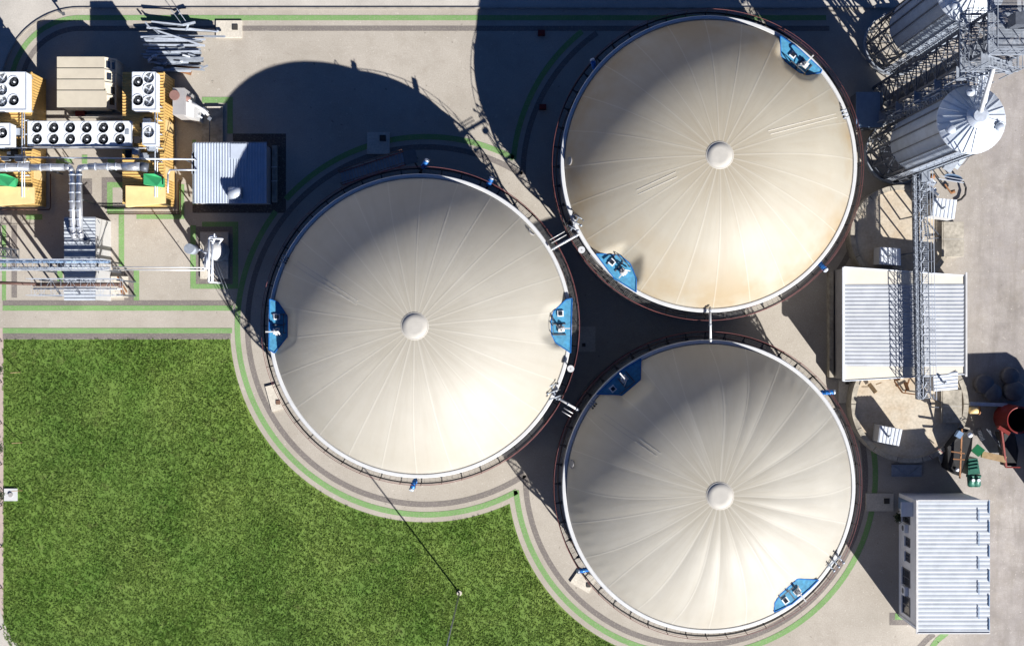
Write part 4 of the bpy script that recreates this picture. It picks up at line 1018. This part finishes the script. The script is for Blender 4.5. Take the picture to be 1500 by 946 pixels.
def container(label, bx0, bx1, by0, by1, hood, greenb):
    a = rect(bx0,by0,bx1,by1,0); x0,x1,y0,y1 = a
    r = thing('generator_container', label, 'container', ((x0+x1)/2,(y0+y1)/2,0), 'yellow generator containers')
    MB().box(x0+.04,x1-.04,y0+.04,y1-.04,.1,CH-.03).build('body','yellow',r)
    rb = MB(); n = 34
    rb.corr((x0,y0,CH),(x1,y0,CH),(x1,y1,CH),(x0,y1,CH),44,.05,.5)
    rb.build('roof','yellow',r)
    wl = MB()
    for i in range(46): yy = y0+.1+i*(y1-y0-.2)/45; wl.box(x1-.045,x1,yy-.05,yy+.05,.2,CH-.12)
    wl.box(x1-.05,x1+.02,y0,y1,CH-.12,CH+.03); wl.box(x1-.05,x1+.02,y0,y1,.08,.2)
    wl.build('wall_rib','yellow',r)
    for yy in (y0+2.2,y0+6.2): 
        dr = MB().box(x1-.02,x1+.03,yy,yy+1.0,.25,2.1).build('door','tan',r); MB().box(x1+.03,x1+.06,yy+.8,yy+.9,1.0,1.2).build('handle','frame',dr)
    hx0,hy0,hx1,hy1 = hood
    q = rect(hx0,hy0,hx1,hy1,3.0); ho = MB().prism([(q[0],q[2]+.0),(q[1],q[2]+.35),(q[1],q[3]-.1),(q[0],q[3])],CH+.06,[3.0,2.7,2.7,3.0]); ho.build('air_hood','tan',r)
    gx0,gy0,gx1,gy1 = greenb; q = rect(gx0,gy0,gx1,gy1,3.2)
    MB().prism([(q[0],q[2]+.15),(q[0]+.75*(q[1]-q[0]),q[2]),(q[1],q[2]-.05),(q[1],q[3]-.3),(q[0]+.6*(q[1]-q[0]),q[3]),(q[0],q[3])],CH+.06,[3.3,3.3,2.9,2.9,3.3,3.3]).build('intake_cover','greenbox',r)
    pp = MB()
    for i in range(7):
        yy = y0+1.2+i*1.15; pp.tube((x1-.55,yy,CH+.25),(x1-.15,yy,CH+.25),.05); pp.tube((x1-.15,yy,CH+.02),(x1-.15,yy,CH+.3),.05)
    pp.tube((x1-.62,y0+.5,CH+.35),(x1-.62,y1-3.,CH+.35),.06); pp.tube((x1-.45,y0+.5,CH+.3),(x1-.45,y1-.4,CH+.3),.04)
    pp.build('pipework','galvlight',r)
    for i in range(9):
        xx = x0+random.uniform(.3,(x1-x0)-.9); yy = y0+random.uniform(2.6,6.8); MB().box(xx,xx+random.uniform(.25,.7),yy,yy+random.uniform(.2,.6),CH+.06,CH+random.uniform(.25,.8)).build('roof_unit','galv',r)
    for i in range(6):
        xx = x0+random.uniform(.2,(x1-x0)-.9); yy = y0+random.uniform(2.6,6.8); MB().box(xx,xx+random.uniform(.3,.8),yy,yy+random.uniform(.3,.8),CH+.055,CH+random.uniform(.15,.5)).build('dark_unit','black',r)
    return x0,x1,y0,y1
container('left yellow generator container, cut by the photo edge, with white coolers on its roof', 4, 68, 117, 304, (-30,272,47,303), (-8,255,20,273))
container('right yellow generator container, beside the cream hut and grey box', 197, 256, 117, 304, (184,272,240,303), (211,255,237,273))
HQ = 3.9
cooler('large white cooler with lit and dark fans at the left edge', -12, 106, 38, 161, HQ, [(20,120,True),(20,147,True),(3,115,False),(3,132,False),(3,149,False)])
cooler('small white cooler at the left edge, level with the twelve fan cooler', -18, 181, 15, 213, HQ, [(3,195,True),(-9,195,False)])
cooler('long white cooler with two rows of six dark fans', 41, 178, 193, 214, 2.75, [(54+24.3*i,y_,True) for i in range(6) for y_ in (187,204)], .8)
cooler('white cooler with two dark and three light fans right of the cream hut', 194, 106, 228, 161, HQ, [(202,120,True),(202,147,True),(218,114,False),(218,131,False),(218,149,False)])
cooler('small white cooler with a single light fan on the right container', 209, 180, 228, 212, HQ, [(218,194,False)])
def frame_support(label, x0,x1,y0,y1,h):
    a = rect(x0,y0,x1,y1,h); r = thing('support_frame', label, 'steel frame', ((a[0]+a[1])/2,(a[2]+a[3])/2,0)); f = MB()
    for xx in (a[0],(a[0]+a[1])/2,a[1]):
        for yy in (a[2],a[3]): MB().beam((xx,yy,0),(xx,yy,h),.14).build('leg','galv',r)
        f.beam((xx,a[2],h),(xx,a[3],h),.12)
    for yy in (a[2],a[3]): f.beam((a[0],yy,h),(a[1],yy,h),.14)
    f.build('beam','galv',r)
frame_support('steel frame carrying the twelve fan cooler', 44,192,181,212,1.48)
def cream_hut():
    h = 2.0; a = rect(84,83,153,159,h); x0,x1,y0,y1 = a
    r = thing('equipment_hut', 'cream equipment hut with flat panelled roof between the yellow containers', 'hut', ((x0+x1)/2,(y0+y1)/2,0))
    b = rect(103,96,171,167,0)
    MB().box(x0+.25,x1+.5-.6,y0+.15,y1-.1,0,h-.06).build('wall','cream',r)
    n = 4; sp = [83,100,116.3,132.5,159]
    for i in range(4):
        q = rect(84,sp[i]+.8,153 if i < 3 else 156,sp[i+1]-.8,h); MB().box(q[0],q[1],q[2],q[3],h-.05,h+.07).build('roof_panel','roofcream',r)
    MB().box(x0+.05,x1-.05,y0+.05,y1-.05,h-.06,h-.052).build('roof_joint','bluegrey',r)
    X = x1-.05; zb = 1.3; X2 = P(170,0,zb).x; L_ = lambda t: (X+(X2-X)*t, h-.1+(zb-h+.1)*t)
    fr = MB()
    for yy in (y0+.1,y0+1.15,y0+2.2,y0+3.25,y1-.1): fr.beam((X,yy,h-.05),(X2,yy,zb+.05),.12); fr.beam((X2,yy,0),(X2,yy,zb),.1)
    fr.beam((X2,y0,zb+.04),(X2,y1,zb+.04),.12,.14); fr.build('side_frame','cream',r)
    for yy in (y0+.15,y0+1.2,y0+2.25,y0+3.3):
        MB().add([(X,yy,h-.1),(X2,yy,zb),(X2,yy+.95,zb),(X,yy+.95,h-.1)],[(0,1,2,3)]).build('side_panel','cream',r)
    for yy, t0, t1 in ((y0+.4,.45,.85),(y0+1.35,.55,.9),(y0+2.5,.2,.6),(y0+3.5,.15,.5),(y0+3.45,.65,.9)):
        (xa,za),(xb,zb_) = L_(t0),L_(t1); MB().add([(xa,yy,za+.012),(xb,yy,zb_+.012),(xb,yy+.6,zb_+.012),(xa,yy+.6,za+.012)],[(0,1,2,3)]).build('louvre','glass',r)
    MB().box(X2-.06,X2,y0+.1,y1-.1,0,zb-.02).build('side_wall','cream',r)
    MB().box(x0+.2,x1+.95,y0-.35,y0-.2,0,.45).build('plinth_kerb','hallband',r); MB().box(x0+.8,x0+1.6,y0-.3,y0+.14,.1,.5).build('red_box','redbin',r)
    return
cream_hut()
def ducts():
    h = 3.6; r = thing('exhaust_duct', 'shiny silver exhaust ducts running from the containers to the boiler house', 'duct', P(110,300))
    m = MB(); m.tube(P(-60,246,h),P(44,245,h),.36,20); m.tube(P(44,245,h),P(95,245,h),.30,20); m.build('header','duct',r)
    m = MB(); m.tube(P(130,244,h),P(180,244,h),.28,20); m.tube(P(180,244,h),P(206,244,h),.36,20); m.build('header','duct',r)
    MB().tube(P(206,244,h),P(217,246,h-.1),.38,20).build('expansion_joint','galvdark',r)
    for xx, hx in ((105.5,95),(115.5,130)):
        d = MB(); q = P(xx,252,h); pts = [P(hx,244.5,h), P(xx+(2 if hx > 100 else -3),245.5,h), P(xx,251,h), P(xx+1.5,338,h), P(xx+3,346,h-.15), P(xx+5,349,2.85)]
        for a, b in zip(pts[:-1],pts[1:]): d.tube(a,b,.25,18)
        for p in pts[1:-1]: d.ball(p,.25,10,18)
        d.build('flue','duct',r)
        bd = MB()
        for i in range(7): p = P(xx,256+i*13,h); bd.tube(p-Vector((0,.05,0)),p+Vector((0,.05,0)),.275,18)
        bd.build('band','galvlight',r)
    for xx in (10,28,60,75,140,158,170): p = P(xx,245 if xx < 100 else 244,h); MB().tube(p-Vector((.05,0,0)),p+Vector((.05,0,0)),.385 if xx < 44 else .325,18).build('clamp','galvlight',r)
    for xx, yy in ((60,245),(150,244),(110,290)): p = P(xx,yy,h); MB().beam(Vector((p.x,p.y,0)),p-Vector((0,0,.25)),.12).build('support_post','galvdark',r)
ducts()
def pipe_run(label, pts, r_, m, grp='pipes on the left plant', posts=()):
    q = [P(*p) for p in pts]; t = thing('pipe_run', label, 'pipe', Vector((q[0].x,q[0].y,0)), grp); MB().path(q, r_, 8).build('pipe', m, t)
    for px_,py_,pz_ in posts: p = P(px_,py_,pz_); MB().beam(Vector((p.x,p.y,0)),p,.07).build('support_post','galvdark',t)
pipe_run('thin white pipe along the lower side of the twelve fan cooler', [(-30,217,2.9),(40,217,2.9),(195,217,2.9),(232,217,2.9)], .06, 'whitepipe')
pipe_run('thin white pipe just above the silver duct, ending at the grey blue roofed hut', [(-30,230,3.35),(284,233.5,3.35),(288,236,1.9)], .07, 'galvlight', posts=((80,231,3.35),(270,233.5,3.35)))
pipe_run('thin pipe bending at a right angle from right container to grey blue roofed hut', [(246,283,3.4),(246,255,3.4),(249,249,3.4),(286,249,3.4),(288,249,1.9)], .07, 'galvlight')
pipe_run('long thin pipe pair, upper one, from the lattice bridge to the flare vessel', [(165,391,3.1),(300,392,3.1)], .05, 'whitepipe', posts=((268,391.5,3.1),))
pipe_run('long thin pipe pair, lower one, from the lattice bridge to the flare vessel', [(165,395,3.1),(300,396,3.1)], .05, 'whitepipe')
pipe_run('dark rectangular pipe loop on the ground beside the lower stripes', [(155,311,.3),(262,311,.3),(262,262,.3)], .05, 'brownpipe')
pipe_run('second dark pipe just below the dark loop', [(158,313.5,.3),(264.5,313.5,.3),(264.5,264,.3)], .05, 'brownpipe')
pipe_run('dark thin pipe along the foot of the left container', [(-20,307,.3),(72,307,.3),(74,304,.3),(74,255,.3)], .05, 'brownpipe')
def boiler_house():
    h = 3.0; x = rect(94,318,140,440,h); a = rect(94,318,165,440,0); r = thing('boiler_house', 'boiler house with ribbed white roof under the silver ducts', 'building', ((x[0]+x[1])/2,(x[2]+x[3])/2,0))
    xw = P(165,0,0).x
    MB().box(x[0]+.1,x[1]-.05,x[2]+.12,x[3]-.12,0,h-.04).build('wall','wallgrey',r)
    # sloping east sheet
    yA, yB = x[3], x[2]
    MB().prism([(x[1]-.02,x[2]+.03),(xw-.3,x[2]+.05),(xw-.3,x[3]-.03),(x[1]-.02,x[3]-.05)],[0,0,0,0],[h-.06,1.0,1.0,h-.06]).build('lean_to','lightgrey',r)
    MB().corr((x[0],yB,h),(x[1],yB,h),(x[1],yA,h),(x[0],yA,h),25,.035,.62).build('roof','roof',r)
    MB().tube((x[0]+2.0,(yA+yB)/2+1.4,h),(x[0]+2.0,(yA+yB)/2+1.4,h+.5),.18,12).build('roof_cowl','galvdark',r)
    MB().beam(P(143,322,3.4),P(146,327,3.2),.05).beam(P(158,325,2.),P(142,366,2.6),.05).beam(P(142,366,2.6),P(144,400,2.6),.05).build('cable','galvdark',r)
boiler_house()
def bridge(label, y0, y1, x0, x1, h, m, n, pipes):
    p, q = P(x0,(y0+y1)/2,h), P(x1,(y0+y1)/2,h); r = thing('pipe_bridge', label, 'pipe bridge', Vector(((p.x+q.x)/2,p.y,0)), 'lattice pipe bridges')
    w = abs(P(0,y1,h).y-P(0,y0,h).y)
    MB().truss(p,q,w,.5,n,.016).build('lattice',m,r)
    for i, (dy,rr,pm) in enumerate(pipes): MB().tube(p+Vector((0,dy,-.1)),q+Vector((0,dy,-.1)),rr,10).build('pipe',pm,r)
    hr = MB()
    for s_ in (-1,1):
        o = Vector((0,s_*w/2,1.1)); hr.beam(p+o,q+o,.05); hr.beam(p+o-Vector((0,0,.5)),q+o-Vector((0,0,.5)),.035)
        for i in range(n//2+1): c = p.lerp(q,i/(n//2))+Vector((0,s_*w/2,.4)); hr.beam(c,c+Vector((0,0,.7)),.04)
    hr.build('handrail','galvlight',r)
    for t in (.08,.5,.95):
        for s_ in (-.5,.5): c = p.lerp(q,t)+Vector((0,s_*w*.9,0)); MB().beam(Vector((c.x,c.y,0)),c,.12).build('leg','galvdark',r)
bridge('upper lattice pipe bridge reaching the boiler house from the left edge', 381, 396, -60, 160, 3.8, 'galvlight', 18, [(-.35,.10,'whitepipe'),(-.2,.08,'galv'),(.3,.12,'bluegrey')])
bridge('lower lattice pipe bridge with a brown pipe, crossing the boiler house', 409, 433, 48, 178, 3.7, 'galvlight', 9, [(.25,.16,'brownpipe'),(-.1,.08,'whitepipe')])
pipe_run('brown pipe entering the lower bridge from the left edge', [(-30,413,3.9),(52,416,3.9)], .13, 'brownpipe', posts=((20,414.5,3.9),))
tw2 = thing('ladder_mast','thin lattice mast at the left edge above the pipe bridges','mast',P(22,372)); MB().truss(P(22,372),P(22,372)+Vector((0,0,6.2)),.7,.7,10,.03).build('lattice','galvdark',tw2)
stp = thing('concrete_step','rusty pale concrete step at the lower corner of the boiler house','step',P(178,420)); a = rect(164,405,188,436); MB().box(*a,0,.25).build('slab','concrete',stp); MB().beam(P(172,405,.5),P(186,428,.3),.12).beam(P(176,420,.35),P(182,433,.35),.25,.12).build('rusty_bar','rust',stp)
def blue_hut():
    h = 2.0; x = rect(283.5,210,390.5,298,h); r = thing('control_hut', 'hut with ribbed blue grey roof and a hooded vent, half in tank shadow', 'building', ((x[0]+x[1])/2,(x[2]+x[3])/2,0))
    MB().box(x[0]+.15,x[1]-.1,x[2]+.15,x[3]-.12,0,h-.04).build('wall','wallgrey',r)
    MB().corr((x[0],x[2],h),(x[0],x[3],h),(x[1],x[3],h),(x[1],x[2],h),26,.05,.5).build('roof','roofgrey',r)
    t = MB(); t.beam((x[0]-.02,x[2],h-.05),(x[0]-.02,x[3],h-.05),.12,.14); t.beam((x[0],x[3]+.02,h-.04),(x[1],x[3]+.02,h-.04),.12,.14); t.build('fascia','greenbox' if False else 'galv',r)
    v = MB(); c = P(345,282,h+.35); v.box(c.x-.55,c.x+.5,c.y-.55,c.y+.5,h+.0,h+.3); v.tube((c.x-.55,c.y-.05,h+.32),(c.x+.5,c.y-.05,h+.32),.5,20); v.build('roof_vent','galvlight',r)
    vt = MB(); p = P(287,240,h-.3); vt.box(p.x-.25,p.x+.1,p.y-.9,p.y+.9,h-.7,h-.0); vt.build('wall_duct','galvlight',r)
    sh = MB(); q = rect(352,210,363,298,h); sh.box(P(338,0,h).x,P(362,0,h).x,P(0,233,h).y,P(0,211,h).y,h+.052,h+.07); sh.build('patch_sheet','roofgrey',r)
    e_ = rect(398,213,405,296,.4); MB().box(*e_,0,.35).build('side_kerb','slab',r)
    for yy in (245,265.5): MB().beam(P(397,yy,.8),P(406,yy-.5,.8),.07).beam(P(402,yy,0),P(402,yy,.8),.06).build('lever','whitepipe',r)
blue_hut()
def grey_box():
    h = 2.9; r = thing('heat_exchanger', 'pale grey box with a round brown cover beside the right yellow container', 'box', P(280,165))
    pts = [P(252,128,h),P(252,166,h),P(267,173,h),P(267,148,h)]
    a = rect(253,129,270,168,h); MB().box(*a,0,h).build('casing','wallgrey',r)
    c = P(256,140,h); MB().tube((c.x,c.y,h),(c.x,c.y,h+.1),.42,24).build('cover','disc',r)
    b = rect(262,148,286,174,2.0); MB().prism([(b[0],b[2]+.25),(b[1],b[2]),(b[1],b[3]-.3),(b[0],b[3])],0,[2.7,2.3,2.3,2.7]).build('side_casing','lightgrey',r)
    MB().path([P(272,143,2.3),P(280,150,2.3),P(300,163,2.0),P(306,170,1.0)],.13,10).build('flue','whitepipe',r)
    MB().tube(P(268,141,2.3),P(277,147,2.3),.25,12).build('elbow','disc',r)
    MB().beam(P(285,166,1.2),P(296,173,1.2),.12).beam(P(296,160,1.),P(302,166,1.),.45,.5).build('bracket','white',r)
grey_box()
pp = thing('narrow_slab','long narrow concrete slab in shade above the grey blue roofed hut','slab',P(310,180)); a = rect(296,157,327,209); MB().box(*a,0,.15).build('slab','slab',pp); a2 = rect(304,157,324,160); MB().box(*a2,.152,.2).build('edge','concrete',pp)
tag(MB().tube(P(307,172,.9),P(307,208,.9),.05).beam(P(307,186),P(307,186,.9),.06).beam(P(307,174,.2),P(307,174,1.3),.3).build('standing_pipe','galvdark'),'thin dark pipe with valve head on the narrow slab','pipe')
def flare():
    b = P(312,375); r = thing('flare_vessel','grey round vessel with white pipe frames on a square slab, left of the leftmost tank','vessel',b)
    a = rect(294,341,335,408); MB().box(*a,0,.15).build('slab','concrete',r)
    j = MB(); ym = P(0,382).y; j.box(a[0],a[1],ym-.02,ym+.02,.15,.158); j.build('joint','lid',r)
    c = P(314,366,1.6); MB().lathe([(.85,.15),(.85,1.7),(.8,1.9),(.4,2.15),(0,2.2)],32,c[:2]).build('vessel','lightgrey',r)
    MB().lathe([(.87,1.2),(.9,1.25),(.87,1.3)],32,c[:2]).build('vessel_band','galv',r)
    w = MB()
    A = lambda x_,y_,z=2.9: P(x_,y_,z)
    w.path([A(306,413),A(306,350),A(309,346),A(316,346),A(311,357),A(311,413),A(306,413)],.09,8)
    w.path([A(308,349,3.1),A(326,350,3.1),A(319,359,2.4)],.075,8); w.path([A(314,342,3.2),A(314,350,3.0)],.06)
    for p in ((306,413),(311,413),(306,352)): w.beam(Vector((A(*p).x,A(*p).y,.1)),A(*p),.09)
    w.path([A(296,393,3.),A(303,393,3.),A(303,372,2.8),A(297,368,2.6)],.09,8); w.path([A(275,358,2.4),A(282,360,2.4),A(286,365,2.4),A(297,367,2.4)],.1,8); w.path([A(276,362,2.0),A(286,364,2.0)],.08)
    for q in range(5): w.beam(A(298,378+q*4,2.8),A(309,377+q*4,2.8),.05)
    for q in range(4): w.path([A(300+q*2,374,2.2),A(300+q*2,394,2.5)],.05)
    w.build('pipe_frame','white',r)
    d = MB(); d.beam(A(299,382,1.2),A(311,400,1.),.4,.4); d.beam(A(301,372,1.2),A(303,386,1.5),.3,.3); d.build('valve_block','galvdark',r)
    MB().beam(A(309,405,1.5),A(307,411,1.5),.45,.1).build('tread_plate','black',r)
    st = MB().tube(P(284,366,0),P(284,366,4.2),.14,12); st.build('flare_stack','galvlight',r); MB().tube(P(284,366,3.2),P(284,366,3.2)+Vector((0,0,1.2)),.42,16).build('flare_hood','galv',r)
    cb = MB().tube(P(314,385,2.9),P(344,462,.1),.025); cb.tube(P(318,385,2.9),P(352,470,.1),.025); cb.build('guy_wire','galvdark',r)
flare()
# scrap steel heap: each piece a thing of its own
GL = 'loose galvanised steel bar in the scrap heap at the top left'
def scrap(a, b, h, w, m='galvlight', label=GL, grp='steel bars in the scrap heap'):
    tag(MB().beam(P(*a,h),P(*b,h+random.uniform(-.1,.1)),w,w).build('steel_bar',m), label, 'steel bar', grp)
for a, b, h, w in (((213,33),(220,42),.8,.14),((222,32),(268,37),.9,.12),((268,37),(286,33),.9,.16),((215,41),(320,46),.5,.14),((226,44),(300,68),.9,.13),((206,52),(330,54),.5,.16),
    ((208,60),(296,60),.4,.14),((210,66),(300,67),.35,.16),((216,71),(294,73),.55,.2),((214,76),(295,78),.6,.22),((212,80),(294,83),.4,.16),((216,85),(298,86),.6,.2),((230,89),(298,90),.5,.16),
    ((226,93),(297,97),.45,.14),((250,100),(300,103),.4,.12),((236,104),(297,101),.7,.1),((272,45),(276,37),.9,.12),((250,14),(265,34),.9,.05),((259,13),(274,34),.9,.05),((276,42),(318,47),.6,.1),((224,42),(233,50),1.,.1),((211,57),(244,54),.7,.1)):
    scrap(a,b,h,w, random.choice(['galvlight','galvlight','galv','galv']))
DL = 'dark rusty steel bar in the scrap heap at the top left'
for a, b, h, w in (((222,35),(272,38),.4,.22),((260,38),(284,36),.5,.2),((232,42),(318,46),.3,.2),((244,58),(280,66),.3,.2),((214,74),(240,76),.3,.25),((252,86),(296,88),.2,.22),((255,96),(292,99),.2,.3),((258,102),(280,108),.2,.3)):
    scrap(a,b,h,w,'galvdark' if w < .25 else 'rust', DL, 'dark steel bars in the scrap heap')
for i in range(18):
    y_ = random.uniform(46,104); x_ = random.uniform(206,232); scrap((x_,y_),(x_+random.uniform(45,80),y_+random.uniform(-1.5,2)),random.uniform(.25,.7),random.uniform(.08,.2),random.choice(['galvlight','galv','galvlight']))
for i in range(26):
    x_, y_ = random.uniform(215,297), random.uniform(70,103); a_ = random.uniform(-.5,.5)
    scrap((x_,y_),(x_+random.uniform(4,11),y_+random.uniform(-4,4)),random.uniform(.3,.8),random.uniform(.06,.18),random.choice(['galvlight','white','galv']), 'short pale steel offcut in the scrap heap at the top left', 'short offcuts in the scrap heap')

# small things on the ground
for x_, y_, lb in ((795,158,'small dark red gas bottle crate in the shade left of the upper tank'),(793,50,'small red block in the shade near the top stripes')):
    p = P(x_,y_); tag(MB().box(p.x-.3,p.x+.3,p.y-.22,p.y+.22,0,.4).box(p.x-.25,p.x+.25,p.y-.17,p.y+.17,.4,.5).build('crate','redbin'),lb,'crate')
mk = thing('marker_post','short dark post near the pale kerb at the top left','post',P(92,21)); MB().beam(P(92,21),P(92,21)+Vector((0,0,.8)),.12).build('post','frame',mk); MB().beam(P(91,21,.8),P(95,20,.8),.3,.06).build('cap','frame',mk)

# ------------------------------------------------------------------ camera, light
cam = bpy.data.cameras.new('camera'); co = bpy.data.objects.new('camera', cam); COL.objects.link(co)
co.location = (0,0,HC*ZS); co.rotation_euler = (0,0,0); cam.lens = FP*ZS/1500*36; cam.sensor_width = 36; cam.clip_end = 2000; sc.camera = co
az = Vector((.59,-.807)); EL = math.atan(3.25e-4*FP*ZS)
sun = bpy.data.lights.new('sun','SUN'); sun.energy = 5.; sun.angle = math.radians(.5); sun.color = (1,.965,.915)
so = bpy.data.objects.new('sun', sun); COL.objects.link(so)
d = Vector((az.x*math.cos(EL), az.y*math.cos(EL), math.sin(EL))); so.rotation_euler = d.to_track_quat('Z','Y').to_euler()
w = bpy.data.worlds.new('World'); sc.world = w; w.use_nodes = True; nt = w.node_tree; bg = nt.nodes['Background']
sky = nt.nodes.new('ShaderNodeTexSky'); sky.sky_type = 'NISHITA'; sky.sun_disc = False; sky.sun_elevation = EL; sky.sun_rotation = math.atan2(d.x,d.y)
sky.altitude = 8000; sky.air_density = 1.; sky.dust_density = 0.; sky.ozone_density = 10.
sc.cycles.diffuse_bounces = 2
lk(nt, sky.outputs[0], bg.inputs[0]); bg.inputs[1].default_value = .06
sc.view_settings.view_transform = 'Standard'; sc.view_settings.look = 'None'; sc.view_settings.gamma = 1; sc.view_settings.exposure = 1.02
sc.view_settings.use_curve_mapping = False
